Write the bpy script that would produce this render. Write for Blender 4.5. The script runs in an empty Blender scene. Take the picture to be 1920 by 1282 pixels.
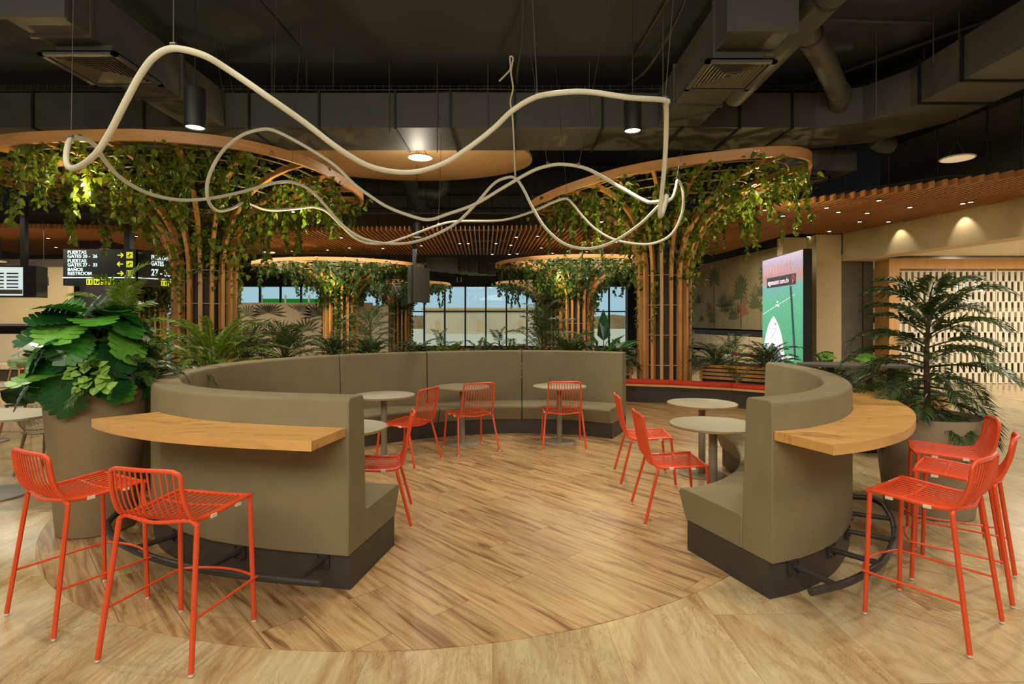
import bpy, bmesh, math, random
from mathutils import Vector, Matrix
R = math.radians
PI = math.pi
SC = bpy.context.scene
COL = SC.collection

# ------------------------------------------------------------------ camera
CAM_H = 1.6
FPX = 1050.0
cd = bpy.data.cameras.new('camera')
cam = bpy.data.objects.new('camera', cd)
COL.objects.link(cam)
cd.sensor_width = 36.0
cd.lens = FPX / 1920 * 36
cd.shift_y = -41.0 / 1920
cd.clip_end = 400
cam.location = (0, 0, CAM_H)
cam.rotation_euler = (R(90), 0, 0)
SC.camera = cam

# ------------------------------------------------------------------ world
wd = bpy.data.worlds.new('world')
SC.world = wd
wd.use_nodes = True
wn = wd.node_tree
for n in list(wn.nodes): wn.nodes.remove(n)
wo = wn.nodes.new('ShaderNodeOutputWorld')
wb = wn.nodes.new('ShaderNodeBackground')
wtc = wn.nodes.new('ShaderNodeTexCoord')
wsp = wn.nodes.new('ShaderNodeSeparateXYZ')
wrp = wn.nodes.new('ShaderNodeValToRGB')
wmr = wn.nodes.new('ShaderNodeMapRange')
wn.links.new(wtc.outputs['Generated'], wsp.inputs[0])
wn.links.new(wsp.outputs['Y'], wmr.inputs['Value'])
wmr.inputs['From Min'].default_value = -1
wn.links.new(wmr.outputs[0], wrp.inputs[0])
wrp.color_ramp.elements[0].position = 0.45
wrp.color_ramp.elements[0].color = (0.20, 0.165, 0.12, 1)      # warm ambient fill added for the unseen terminal behind the camera
wrp.color_ramp.elements[1].position = 0.62
wrp.color_ramp.elements[1].color = (0.42, 0.60, 0.68, 1)      # daylight sky beyond the windows
wn.links.new(wrp.outputs[0], wb.inputs['Color'])
wb.inputs['Strength'].default_value = 1.0
wn.links.new(wb.outputs[0], wo.inputs[0])

# ------------------------------------------------------------------ exposure
SC.view_settings.view_transform = 'Standard'
SC.view_settings.look = 'None'
SC.view_settings.gamma = 1.0
SC.view_settings.use_curve_mapping = False
SC.view_settings.exposure = 0.0

# ------------------------------------------------------------------ hall lighting: spots and added fill lights
WARM = (1.0, 0.90, 0.70)
def lamp(kind, name, loc, energy, color=WARM, size=0.1, rot=(0, 0, 0), cone=110, blend=0.6, sx=1, sy=1):
    l = bpy.data.lights.new(name, kind)
    l.energy = energy; l.color = color
    if kind == 'SPOT':
        l.spot_size = R(cone); l.spot_blend = blend; l.shadow_soft_size = size
    elif kind == 'POINT':
        l.shadow_soft_size = size
    elif kind == 'AREA':
        l.shape = 'RECTANGLE'; l.size = sx; l.size_y = sy
    o = bpy.data.objects.new(name, l)
    COL.objects.link(o)
    o.location = loc; o.rotation_euler = rot
    return o
FILL = (1, 0.93, 0.76)
lamp('AREA', 'fill_light', (-1.5, -2.6, 4.6), 370, FILL, sx=7, sy=2, rot=(R(48), 0, 0))  # unseen panel behind the camera, added to brighten the near faces
lamp('AREA', 'fill_light', (5.0, -0.8, 5.6), 150, FILL, sx=4, sy=3)  # unseen overhead fill added for the right foreground
lamp('AREA', 'fill_light', (-5.5, 1.5, 5.6), 110, FILL, sx=4, sy=3)  # unseen overhead fill added for the left foreground
lamp('SPOT', 'track_spot', (-3.23, 5.7, 3.52), 170, size=0.05, cone=85)
lamp('SPOT', 'track_spot', (1.36, 6.3, 3.68), 190, size=0.05, cone=78)
for q_ in [(2.4, 3.5, 270), (-1.0, 3.2, 210), (-3.4, 3.4, 220), (0.4, 5.2, 270), (5.2, 3.0, 310), (0.6, 1.4, 85), (3.2, 1.2, 220)]:
    lamp('SPOT', 'track_spot', (q_[0], q_[1], 5.9), q_[2], size=0.05, cone=64, blend=0.8)
lamp('SPOT', 'track_spot', (1.7, 8.2, 4.8), 260, size=0.05, cone=110)
lamp('SPOT', 'track_spot', (-1.2, 9.0, 4.6), 150, size=0.05, cone=100)
lamp('SPOT', 'track_spot', (5.6, 5.0, 4.7), 330, size=0.06, cone=120)
lamp('SPOT', 'track_spot', (-6.5, 5.0, 4.4), 300, size=0.06, cone=120)
lamp('AREA', 'fill_light', (-7, 15.5, 3.6), 340, FILL, sx=9, sy=3)  # unseen panel in midair, added to lift the left background
lamp('AREA', 'fill_light', (3.5, 15.5, 3.6), 230, FILL, sx=6, sy=3)  # unseen panel added to lift the right background
lamp('AREA', 'fill_light', (-12, 11.5, 3.6), 260, FILL, sx=5, sy=3)  # unseen panel added to brighten the cream wall at left
lamp('AREA', 'fill_light', (12.5, 10, 3.1), 400, (1, 0.93, 0.80), sx=4, sy=5)  # unseen panel added to brighten the shopfront side
lamp('AREA', 'fill_light', (-3, 24, 3.3), 260, (0.9, 0.9, 0.8), sx=14, sy=4)  # unseen panel added to lift the area before the far windows

sl_ = bpy.data.lights.new('sun', 'SUN'); sl_.energy = 1.9; sl_.color = (1, 0.96, 0.86); sl_.angle = R(3)
sun = bpy.data.objects.new('sun', sl_); COL.objects.link(sun); sun.rotation_euler = (R(35), 0, 0)

# ------------------------------------------------------------------ helpers
def pt(px, py, Y):
    """a place in the hall from its bearing and its depth"""
    return Vector(((px - 960) * Y / FPX, Y, CAM_H + (600 - py) * Y / FPX))

class MB:
    def __init__(s):
        s.v = []; s.f = []
    def add(s, vs, fs):
        b = len(s.v)
        s.v.extend([tuple(v) for v in vs])
        s.f.extend([tuple(i + b for i in f) for f in fs])
    def box(s, c, d, rz=0.0, rx=0.0, ry=0.0):
        hx, hy, hz = d[0] / 2, d[1] / 2, d[2] / 2
        M = Matrix.Translation(Vector(c)) @ Matrix.Rotation(rz, 4, 'Z') @ Matrix.Rotation(ry, 4, 'Y') @ Matrix.Rotation(rx, 4, 'X')
        vs = [M @ Vector((x * hx, y * hy, z * hz)) for x in (-1, 1) for y in (-1, 1) for z in (-1, 1)]
        s.add(vs, [(0, 1, 3, 2), (4, 6, 7, 5), (0, 4, 5, 1), (2, 3, 7, 6), (0, 2, 6, 4), (1, 5, 7, 3)])
        return s
    def bbox(s, x0, x1, y0, y1, z0, z1):
        return s.box(((x0 + x1) / 2, (y0 + y1) / 2, (z0 + z1) / 2), (x1 - x0, y1 - y0, z1 - z0))
    def beam(s, a, b, w, h):
        a = Vector(a); b = Vector(b); d = b - a
        L = d.length
        rz = math.atan2(d.y, d.x); ry = -math.atan2(d.z, math.hypot(d.x, d.y))
        return s.box((a + b) / 2, (L, w, h), rz=rz, ry=ry)
    def tube(s, pts, r, seg=8, closed=False, caps=True, radii=None):
        P = [Vector(p) for p in pts]; n = len(P)
        T = []
        for i in range(n):
            if closed: d = P[(i + 1) % n] - P[i - 1]
            else: d = P[min(i + 1, n - 1)] - P[max(i - 1, 0)]
            T.append(d.normalized() if d.length > 1e-9 else Vector((0, 0, 1)))
        up = Vector((0, 0, 1)) if abs(T[0].z) < 0.9 else Vector((1, 0, 0))
        N = (up - T[0] * up.dot(T[0])).normalized()
        vs = []
        for i in range(n):
            N = (N - T[i] * N.dot(T[i]))
            N = N.normalized() if N.length > 1e-6 else Vector((1, 0, 0))
            B = T[i].cross(N)
            rr = radii[i] if radii else r
            for k in range(seg):
                a = 2 * PI * k / seg
                vs.append(P[i] + (N * math.cos(a) + B * math.sin(a)) * rr)
        fs = []
        for i in range(n if closed else n - 1):
            j = (i + 1) % n
            for k in range(seg):
                k2 = (k + 1) % seg
                fs.append((i * seg + k, i * seg + k2, j * seg + k2, j * seg + k))
        if caps and not closed:
            fs.append(tuple(range(seg))[::-1]); fs.append(tuple((n - 1) * seg + k for k in range(seg)))
        s.add(vs, fs)
        return s
    def lathe(s, prof, c=(0, 0, 0), seg=32, caps=True):
        vs = []; fs = []; n = len(prof)
        for (r, z) in prof:
            for k in range(seg):
                a = 2 * PI * k / seg
                vs.append((c[0] + r * math.cos(a), c[1] + r * math.sin(a), c[2] + z))
        for i in range(n - 1):
            for k in range(seg):
                k2 = (k + 1) % seg
                fs.append((i * seg + k, i * seg + k2, (i + 1) * seg + k2, (i + 1) * seg + k))
        if caps:
            fs.append(tuple(range(seg))[::-1]); fs.append(tuple((n - 1) * seg + k for k in range(seg)))
        s.add(vs, fs)
        return s
    def prism(s, poly, z0, z1):
        n = len(poly)
        vs = [(p[0], p[1], z0) for p in poly] + [(p[0], p[1], z1) for p in poly]
        fs = [tuple(range(n))[::-1], tuple(range(n, 2 * n))]
        for i in range(n):
            j = (i + 1) % n
            fs.append((i, j, n + j, n + i))
        s.add(vs, fs)
        return s
    def sweep(s, path, sect, capends=True):
        """path: list of (x, y, nx, ny) with the inward normal; sect: closed polygon of (d, z)"""
        m = len(sect); n = len(path); vs = []; fs = []
        for (x, y, nx, ny) in path:
            for (d, z) in sect:
                vs.append((x + nx * d, y + ny * d, z))
        for i in range(n - 1):
            for k in range(m):
                k2 = (k + 1) % m
                fs.append((i * m + k, (i + 1) * m + k, (i + 1) * m + k2, i * m + k2))
        if capends:
            fs.append(tuple(range(m))); fs.append(tuple((n - 1) * m + k for k in range(m))[::-1])
        s.add(vs, fs)
        return s
    def leaf(s, p, d, nrm, L, W, fold=0.18, droop=0.12):
        d = d.normalized(); x = d.cross(nrm)
        x = x.normalized() if x.length > 1e-6 else Vector((1, 0, 0))
        n = x.cross(d)
        q = lambda a, b, c: p + d * (a * L) + x * (b * W) + n * (c * L)
        vs = [q(0, 0, 0), q(.16, -.48, fold * .6), q(.6, -.36, fold * .3 - droop * .4), q(1, 0, -droop - .05),
              q(.6, .36, fold * .3 - droop * .4), q(.16, .48, fold * .6), q(.42, 0, -.03)]
        s.add(vs, [(0, 1, 2, 6), (6, 2, 3), (6, 3, 4), (0, 6, 4, 5)])
    def build(s, name, mat, parent=None, smooth=False, bevel=0.0, loc=None, rz=0.0, weighted=False):
        me = bpy.data.meshes.new(name)
        me.from_pydata(s.v, [], s.f)
        me.update()
        if not getattr(s, 'flatn', False):
            bm = bmesh.new(); bm.from_mesh(me)
            bmesh.ops.recalc_face_normals(bm, faces=bm.faces)
            bm.to_mesh(me); bm.free()
        me.materials.append(mat)
        if smooth:
            for p in me.polygons: p.use_smooth = True
            try: me.set_sharp_from_angle(angle=R(40))
            except Exception: pass
        o = bpy.data.objects.new(name, me)
        COL.objects.link(o)
        if parent: o.parent = parent
        if loc: o.location = loc
        o.rotation_euler.z = rz
        if bevel:
            b = o.modifiers.new('bevel', 'BEVEL'); b.width = bevel; b.segments = 2; b.limit_method = 'ANGLE'; b.angle_limit = R(40)
        return o

class LB(MB):
    flatn = True      # foliage keeps its own winding

def tag(o, label=None, cat=None, group=None, kind=None):
    if label: o['label'] = label
    if cat: o['category'] = cat
    if group: o['group'] = group
    if kind: o['kind'] = kind
    return o
def struct(o):
    o['kind'] = 'structure'; return o
def thing(name, label, cat, loc=(0, 0, 0), rz=0.0, group=None):
    o = bpy.data.objects.new(name, None)
    COL.objects.link(o)
    o.location = loc; o.rotation_euler = (0, 0, rz); o.empty_display_size = 0.1
    return tag(o, label, cat, group)
KIDS = {}
def copy_tree(o, parent=None):
    c = o.copy(); COL.objects.link(c)
    if parent: c.parent = parent
    for ch in [x for x in bpy.data.objects if x.parent == o]:
        copy_tree(ch, c)
    return c
def dup(o, loc, rz, label, group=None, scale=None):
    c = copy_tree(o)
    c.location = loc; c.rotation_euler = (0, 0, rz); c['label'] = label
    if group: c['group'] = group
    if scale: c.scale = (scale,) * 3
    return c
def catmull(P, n=8, closed=False):
    P = [Vector(p) for p in P]; N = len(P); out = []
    rng = range(N) if closed else range(N - 1)
    for i in rng:
        if closed: a, b, c, d = P[i - 1], P[i], P[(i + 1) % N], P[(i + 2) % N]
        else: a, b, c, d = P[max(i - 1, 0)], P[i], P[i + 1], P[min(i + 2, N - 1)]
        for k in range(n):
            t = k / n
            out.append(0.5 * ((2 * b) + (c - a) * t + (2 * a - 5 * b + 4 * c - d) * t * t + (3 * b - a - 3 * c + d) * t ** 3))
    if not closed: out.append(P[-1])
    return out
def text_mesh(body, size, mat, name, parent, loc, rot, extrude=0.004, align='LEFT', bold=0.0, sx=1.0):
    cu = bpy.data.curves.new(name, 'FONT'); cu.body = body; cu.size = size; cu.extrude = extrude; cu.align_x = align; cu.offset = bold
    t = bpy.data.objects.new(name + '_tmp', cu); COL.objects.link(t)
    bpy.context.view_layer.update()
    me = bpy.data.meshes.new_from_object(t.evaluated_get(bpy.context.evaluated_depsgraph_get()))
    bpy.data.objects.remove(t); bpy.data.curves.remove(cu)
    me.materials.clear(); me.materials.append(mat)
    o = bpy.data.objects.new(name, me); COL.objects.link(o)
    o.parent = parent; o.location = loc; o.rotation_euler = rot; o.scale = (sx, 1, 1)
    return o

# ------------------------------------------------------------------ materials
def srgb(r, g, b):
    f = lambda c: (c / 255 / 12.92) if c / 255 <= 0.04045 else ((c / 255 + 0.055) / 1.055) ** 2.4
    return (f(r), f(g), f(b), 1)
def newmat(name):
    m = bpy.data.materials.new(name); m.use_nodes = True
    nt = m.node_tree
    return m, nt, nt.nodes['Principled BSDF']
def mixc(nt, a, b, fac=None, mode='MIX', f=0.5):
    n = nt.nodes.new('ShaderNodeMix'); n.data_type = 'RGBA'; n.blend_type = mode
    for i, v in ((6, a), (7, b)):
        if hasattr(v, 'links') or isinstance(v, bpy.types.NodeSocket): nt.links.new(v, n.inputs[i])
        else: n.inputs[i].default_value = v
    if fac is not None: nt.links.new(fac, n.inputs[0])
    else: n.inputs[0].default_value = f
    return n.outputs[2]
def ramp(nt, sock, stops):
    r = nt.nodes.new('ShaderNodeValToRGB')
    while len(r.color_ramp.elements) < len(stops): r.color_ramp.elements.new(0.5)
    for e, (p, c) in zip(r.color_ramp.elements, stops):
        e.position = p; e.color = c
    nt.links.new(sock, r.inputs[0])
    return r.outputs[0]
def coords(nt, scale=(1, 1, 1), rot=(0, 0, 0), kind='Object', loc=(0, 0, 0)):
    tc = nt.nodes.new('ShaderNodeTexCoord'); mp = nt.nodes.new('ShaderNodeMapping')
    nt.links.new(tc.outputs[kind], mp.inputs[0])
    mp.inputs['Scale'].default_value = scale; mp.inputs['Rotation'].default_value = rot; mp.inputs['Location'].default_value = loc
    return mp.outputs[0]
def noise(nt, vec, scale, detail=4, rough=0.55, dist=0.0):
    n = nt.nodes.new('ShaderNodeTexNoise')
    nt.links.new(vec, n.inputs['Vector'])
    n.inputs['Scale'].default_value = scale; n.inputs['Detail'].default_value = detail
    n.inputs['Roughness'].default_value = rough; n.inputs['Distortion'].default_value = dist
    return n.outputs['Fac']
def bump(nt, bs, h, strength=0.2, dist=0.01):
    b = nt.nodes.new('ShaderNodeBump'); b.inputs['Strength'].default_value = strength; b.inputs['Distance'].default_value = dist
    nt.links.new(h, b.inputs['Height']); nt.links.new(b.outputs[0], bs.inputs['Normal'])
def plain(name, rgb, rough=0.5, metal=0.0, var=0.08, nscale=6.0, bmp=0.0, bscale=120, coat=0.0):
    m, nt, bs = newmat(name)
    c = srgb(*rgb)
    v = coords(nt)
    nf = noise(nt, v, nscale)
    dark = (c[0] * (1 - var), c[1] * (1 - var), c[2] * (1 - var), 1)
    lite = (min(1, c[0] * (1 + var)), min(1, c[1] * (1 + var)), min(1, c[2] * (1 + var)), 1)
    nt.links.new(ramp(nt, nf, [(0.35, dark), (0.65, lite)]), bs.inputs['Base Color'])
    bs.inputs['Roughness'].default_value = rough; bs.inputs['Metallic'].default_value = metal
    if coat: bs.inputs['Coat Weight'].default_value = coat
    if bmp: bump(nt, bs, noise(nt, v, bscale, 2), bmp, 0.002)
    return m
def emis(name, rgb, strength):
    m, nt, bs = newmat(name)
    bs.inputs['Base Color'].default_value = srgb(*rgb)
    bs.inputs['Emission Color'].default_value = srgb(*rgb)
    bs.inputs['Emission Strength'].default_value = strength
    return m
def woodmat(name, rgb, rough=0.45, stretch=(1, 1, 1), dark=0.62, scale=3.0, rot=(0, 0, 0), knots=False):
    m, nt, bs = newmat(name)
    c = srgb(*rgb)
    v = coords(nt, stretch, rot)
    nf = noise(nt, v, scale, 6, 0.6, 0.8)
    col = ramp(nt, nf, [(0.3, (c[0] * dark, c[1] * dark * .95, c[2] * dark * .85, 1)), (0.55, c), (0.75, (min(1, c[0] * 1.12), min(1, c[1] * 1.1), c[2] * 1.05, 1))])
    if knots:
        k = noise(nt, coords(nt, (1, 1.6, 1)), 2.6, 8, 0.65, 1.6)
        km = ramp(nt, k, [(0.34, (0.36, 0.28, 0.2, 1)), (0.46, (1, 1, 1, 1))])
        col = mixc(nt, col, km, mode='MULTIPLY', f=0.8)
    nt.links.new(col, bs.inputs['Base Color'])
    bs.inputs['Roughness'].default_value = rough
    return m
def leafmat(name, a, b, rough=0.42, sub=0.0):
    m, nt, bs = newmat(name)
    g = nt.nodes.new('ShaderNodeNewGeometry')
    nt.links.new(ramp(nt, g.outputs['Random Per Island'], [(0.0, srgb(*a)), (1.0, srgb(*b))]), bs.inputs['Base Color'])
    bs.inputs['Roughness'].default_value = rough
    tr = nt.nodes.new('ShaderNodeBsdfTranslucent')
    nt.links.new(ramp(nt, g.outputs['Random Per Island'], [(0.0, srgb(*b)), (1.0, srgb(*b))]), tr.inputs['Color'])
    ms = nt.nodes.new('ShaderNodeMixShader'); ms.inputs[0].default_value = 0.22
    out = nt.nodes['Material Output']
    nt.links.new(bs.outputs[0], ms.inputs[1]); nt.links.new(tr.outputs[0], ms.inputs[2]); nt.links.new(ms.outputs[0], out.inputs[0])
    return m

def plank_floor():
    m, nt, bs = newmat('plank_floor')
    v = coords(nt, rot=(0, 0, R(47)))
    br = nt.nodes.new('ShaderNodeTexBrick')
    nt.links.new(v, br.inputs['Vector'])
    br.inputs['Scale'].default_value = 1.0
    br.inputs['Brick Width'].default_value = 1.25; br.inputs['Row Height'].default_value = 0.25
    br.inputs['Mortar Size'].default_value = 0.0016; br.inputs['Mortar Smooth'].default_value = 0.1
    br.offset = 0.38
    br.inputs['Color1'].default_value = (0.0, 0.0, 0.0, 1); br.inputs['Color2'].default_value = (1, 1, 1, 1); br.inputs['Mortar'].default_value = (0.5, 0.5, 0.5, 1)
    # each plank shifts its own grain
    add = nt.nodes.new('ShaderNodeVectorMath'); add.operation = 'ADD'
    sc = nt.nodes.new('ShaderNodeVectorMath'); sc.operation = 'SCALE'; sc.inputs['Scale'].default_value = 7.0
    nt.links.new(br.outputs['Color'], sc.inputs[0]); nt.links.new(v, add.inputs[0]); nt.links.new(sc.outputs[0], add.inputs[1])
    mp = nt.nodes.new('ShaderNodeMapping'); mp.inputs['Scale'].default_value = (0.45, 4.6, 1); nt.links.new(add.outputs[0], mp.inputs[0])
    g1 = noise(nt, mp.outputs[0], 3.2, 6, 0.58, 0.9)
    mp2 = nt.nodes.new('ShaderNodeMapping'); mp2.inputs['Scale'].default_value = (2.0, 40, 1); nt.links.new(add.outputs[0], mp2.inputs[0])
    g2 = noise(nt, mp2.outputs[0], 2.0, 3, 0.5, 0.3)
    c1 = ramp(nt, g1, [(0.32, srgb(122, 88, 56)), (0.40, srgb(158, 122, 82)), (0.50, srgb(184, 150, 106)), (0.66, srgb(196, 166, 122))])
    c2 = mixc(nt, c1, ramp(nt, g2, [(0.36, (0.74, 0.70, 0.66, 1)), (0.56, (1, 1, 1, 1))]), mode='MULTIPLY', f=0.6)
    c3 = mixc(nt, c2, ramp(nt, br.outputs['Color'], [(0.0, (0.84, 0.84, 0.84, 1)), (1.0, (1.08, 1.06, 1.03, 1))]), mode='MULTIPLY', f=1.0)
    c4 = mixc(nt, c3, srgb(96, 70, 46), fac=br.outputs['Fac'])
    nt.links.new(c4, bs.inputs['Base Color'])
    bs.inputs['Roughness'].default_value = 0.33
    return m
def travertine():
    m, nt, bs = newmat('travertine')
    v = coords(nt, rot=(0, 0, R(88)))
    br = nt.nodes.new('ShaderNodeTexBrick')
    nt.links.new(v, br.inputs['Vector'])
    br.inputs['Scale'].default_value = 1.0; br.inputs['Brick Width'].default_value = 1.2; br.inputs['Row Height'].default_value = 0.6
    br.inputs['Mortar Size'].default_value = 0.0015; br.inputs['Mortar Smooth'].default_value = 0.1
    br.inputs['Color1'].default_value = (0, 0, 0, 1); br.inputs['Color2'].default_value = (1, 1, 1, 1); br.inputs['Mortar'].default_value = (.5, .5, .5, 1)
    add = nt.nodes.new('ShaderNodeVectorMath'); add.operation = 'ADD'
    sc = nt.nodes.new('ShaderNodeVectorMath'); sc.operation = 'SCALE'; sc.inputs['Scale'].default_value = 5.0
    nt.links.new(br.outputs['Color'], sc.inputs[0]); nt.links.new(v, add.inputs[0]); nt.links.new(sc.outputs[0], add.inputs[1])
    def mapped(sc_):
        q = nt.nodes.new('ShaderNodeMapping'); q.inputs['Scale'].default_value = sc_
        nt.links.new(add.outputs[0], q.inputs[0]); return q.outputs[0]
    g1 = noise(nt, mapped((0.7, 1.9, 1)), 1.7, 10, 0.70, 1.0)
    c1 = ramp(nt, g1, [(0.34, srgb(160, 126, 84)), (0.43, srgb(182, 154, 112)), (0.52, srgb(194, 172, 132)), (0.66, srgb(202, 186, 148))])
    g2 = noise(nt, mapped((1.5, 22, 1)), 1.6, 4, 0.6, 0.3)
    c1 = mixc(nt, c1, ramp(nt, g2, [(0.40, (0.86, 0.83, 0.78, 1)), (0.55, (1, 1, 1, 1))]), mode='MULTIPLY', f=0.7)
    g3 = noise(nt, mapped((1.3, 4.2, 1)), 2.4, 10, 0.74, 1.8)
    cr = ramp(nt, g3, [(0.486, (1, 1, 1, 1)), (0.498, (0.30, 0.24, 0.16, 1)), (0.508, (1, 1, 1, 1))])
    gate = ramp(nt, noise(nt, mapped((0.8, 1.6, 1)), 2.0, 3), [(0.44, (0, 0, 0, 1)), (0.54, (1, 1, 1, 1))])
    c2 = mixc(nt, c1, mixc(nt, c1, cr, mode='MULTIPLY', f=0.9), fac=gate)
    c3 = mixc(nt, c2, ramp(nt, br.outputs['Color'], [(0.0, (0.88, 0.87, 0.85, 1)), (1.0, (1.03, 1.03, 1.02, 1))]), mode='MULTIPLY', f=1.0)
    c4 = mixc(nt, c3, srgb(150, 124, 86), fac=br.outputs['Fac'])
    nt.links.new(c4, bs.inputs['Base Color'])
    bs.inputs['Roughness'].default_value = 0.2
    return m

M = {}
M['plank'] = plank_floor()
M['trav'] = travertine()
M['uph'] = plain('grey_upholstery', (130, 117, 88), 0.75, var=0.06, nscale=3, bmp=0.12, bscale=300)
M['plinth'] = plain('dark_plinth', (62, 56, 50), 0.5, var=0.12)
M['oak'] = woodmat('oak_counter', (212, 160, 92), 0.38, (1, 5, 1), 0.82, 2.0, (0, 0, R(20)), knots=True)
M['oakedge'] = woodmat('oak_edge', (214, 164, 98), 0.4, (2, 2, 8), 0.85, 2.0)
M['red'] = plain('orange_red_metal', (224, 78, 38), 0.38, var=0.03)
M['glide'] = plain('white_plastic', (225, 215, 195), 0.5)
M['iron'] = plain('black_iron', (52, 48, 44), 0.45, var=0.15)
M['ttop'] = plain('grey_table_laminate', (148, 139, 114), 0.4, var=0.03)
M['tedge'] = plain('ply_edge', (160, 126, 84), 0.5)
M['tpole'] = plain('taupe_metal', (140, 128, 108), 0.45)
M['pot'] = plain('taupe_pot', (136, 116, 86), 0.7, var=0.04, nscale=2)
M['pot2'] = plain('pale_pot', (160, 146, 120), 0.7, var=0.04, nscale=2)
M['soil'] = plain('soil', (58, 38, 28), 0.95, var=0.5, nscale=40, bmp=1.0, bscale=60)
M['treewood'] = woodmat('tree_rib_wood', (204, 150, 90), 0.45, (6, 6, 1), 0.78, 1.6)
M['rimwood'] = woodmat('rim_wood', (216, 158, 98), 0.45, (1, 1, 6), 0.8, 1.6)
M['rod'] = plain('pale_rod', (186, 160, 118), 0.5)
M['core'] = plain('dark_column_core', (44, 42, 44), 0.6)
M['ceil'] = plain('dark_ceiling', (64, 68, 70), 0.9, var=0.12, nscale=0.6)
M['duct'] = plain('grey_duct', (82, 82, 76), 0.55, var=0.08, nscale=1.2)
M['ductd'] = plain('dark_duct', (66, 62, 56), 0.6, var=0.1, nscale=1.5)
M['steel'] = plain('steel', (120, 116, 104), 0.4, 0.6)
M['blk'] = plain('black_paint', (30, 29, 28), 0.5)
M['tube'] = emis('light_tube', (214, 208, 182), 0.08)
M['cream'] = plain('cream_wall', (214, 192, 148), 0.8, var=0.03, nscale=1)
M['beige'] = plain('beige_wall', (206, 186, 144), 0.85, var=0.05, nscale=1)
M['grey'] = plain('grey_panel', (96, 90, 82), 0.7, var=0.14, nscale=2)
M['tan'] = plain('tan_plasterboard', (232, 190, 134), 0.8, var=0.02)
M['slat'] = woodmat('slat_wood', (186, 130, 80), 0.5, (4, 0.5, 4), 0.85, 2)
M['lframe'] = woodmat('pale_oak_frame', (216, 168, 106), 0.5, (3, 3, 0.7), 0.9, 2)
M['white'] = plain('off_white', (226, 218, 194), 0.6, var=0.03)
M['redcush'] = plain('red_cushion', (196, 52, 30), 0.8, var=0.06, bmp=0.1, bscale=300)
M['green'] = plain('dark_green_plastic', (42, 76, 44), 0.5)
M['sage'] = plain('sage_green', (98, 120, 74), 0.5)
M['leg'] = woodmat('beech_leg', (190, 130, 76), 0.5, (4, 4, 1), 0.9)
M['booth'] = plain('booth_cream', (206, 188, 156), 0.7, var=0.03)
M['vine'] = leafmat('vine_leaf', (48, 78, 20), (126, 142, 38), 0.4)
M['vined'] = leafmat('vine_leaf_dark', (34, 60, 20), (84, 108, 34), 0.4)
M['palm'] = leafmat('palm_leaf', (40, 62, 24), (92, 112, 46), 0.4)
M['palmd'] = leafmat('palm_dark', (34, 54, 28), (82, 98, 48), 0.38)
M['fern'] = leafmat('fern_leaf', (66, 100, 26), (128, 150, 44), 0.45)
def objleaf(name, stops, rough):
    m, nt, bs = newmat(name)
    oi = nt.nodes.new('ShaderNodeObjectInfo')
    col = ramp(nt, oi.outputs['Random'], stops)
    v = coords(nt); col = mixc(nt, col, ramp(nt, noise(nt, v, 22, 3), [(.35, (.8, .8, .8, 1)), (.65, (1.15, 1.15, 1.1, 1))]), mode='MULTIPLY', f=.6)
    nt.links.new(col, bs.inputs['Base Color']); bs.inputs['Roughness'].default_value = rough
    tr = nt.nodes.new('ShaderNodeBsdfTranslucent'); nt.links.new(col, tr.inputs['Color'])
    ms = nt.nodes.new('ShaderNodeMixShader'); ms.inputs[0].default_value = .15
    nt.links.new(bs.outputs[0], ms.inputs[1]); nt.links.new(tr.outputs[0], ms.inputs[2]); nt.links.new(ms.outputs[0], nt.nodes['Material Output'].inputs[0])
    return m
M['monst'] = objleaf('monstera_leaf', [(0.0, srgb(24, 60, 34)), (.45, srgb(34, 92, 36)), (.75, srgb(66, 146, 40)), (1.0, srgb(120, 182, 70))], .27)
M['pep'] = leafmat('watermelon_leaf', (110, 160, 60), (160, 196, 90), 0.35)
M['bark'] = plain('bark', (84, 66, 44), 0.9, var=0.3, nscale=20)
M['screen_b'] = emis('screen_pale', (196, 214, 214), 0.9)
M['letters'] = emis('lit_white', (205, 228, 226), 1.1)
M['yellow'] = emis('lit_yellow', (206, 214, 20), 0.9)
M['signblk'] = plain('sign_black', (26, 28, 32), 0.35)
M['glow'] = emis('lamp_glow', (255, 232, 190), 6.0)
M['dim'] = emis('pale_lamp', (240, 214, 168), 0.55)

# ------------------------------------------------------------------ setting: floor
m = MB(); m.bbox(-30, 22, -6, 30, -0.2, 0.0)
struct(m.build('floor', M['trav']))
dc, dr = (-0.79, 5.97), 3.27
poly = []
for k in range(0, 61):
    a = R(190 + k * (318 - 190) / 60)
    poly.append((dc[0] + dr * math.cos(a), dc[1] + dr * math.sin(a)))
poly += [(2.6, 4.6), (3.1, 5.6), (3.6, 7.4), (4.2, 10.0), (4.2, 24), (-22, 24), (-22, 8.0), (-6.0, 8.0), (-4.3, 6.8)]
m = MB(); m.prism(poly, -0.1, 0.004)
struct(m.build('floor_wood', M['plank']))

# ------------------------------------------------------------------ setting: ceiling, walls
m = MB(); m.bbox(-34, 26, -10.5, 31, 6.0, 6.3)
struct(m.build('ceiling', M['ceil']))
for i, (a, b) in enumerate([((-16, 7.3), (20, 7.3)), ((-16, 5.0), (20, 5.0)), ((-4, -4), (-3.4, 9))]):
    m = MB(); m.beam((a[0], a[1], 6.0), (b[0], b[1], 6.0), 0.025, 0.02)
    struct(m.build('trim_%d' % (i + 1), M['blk']))
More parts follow.
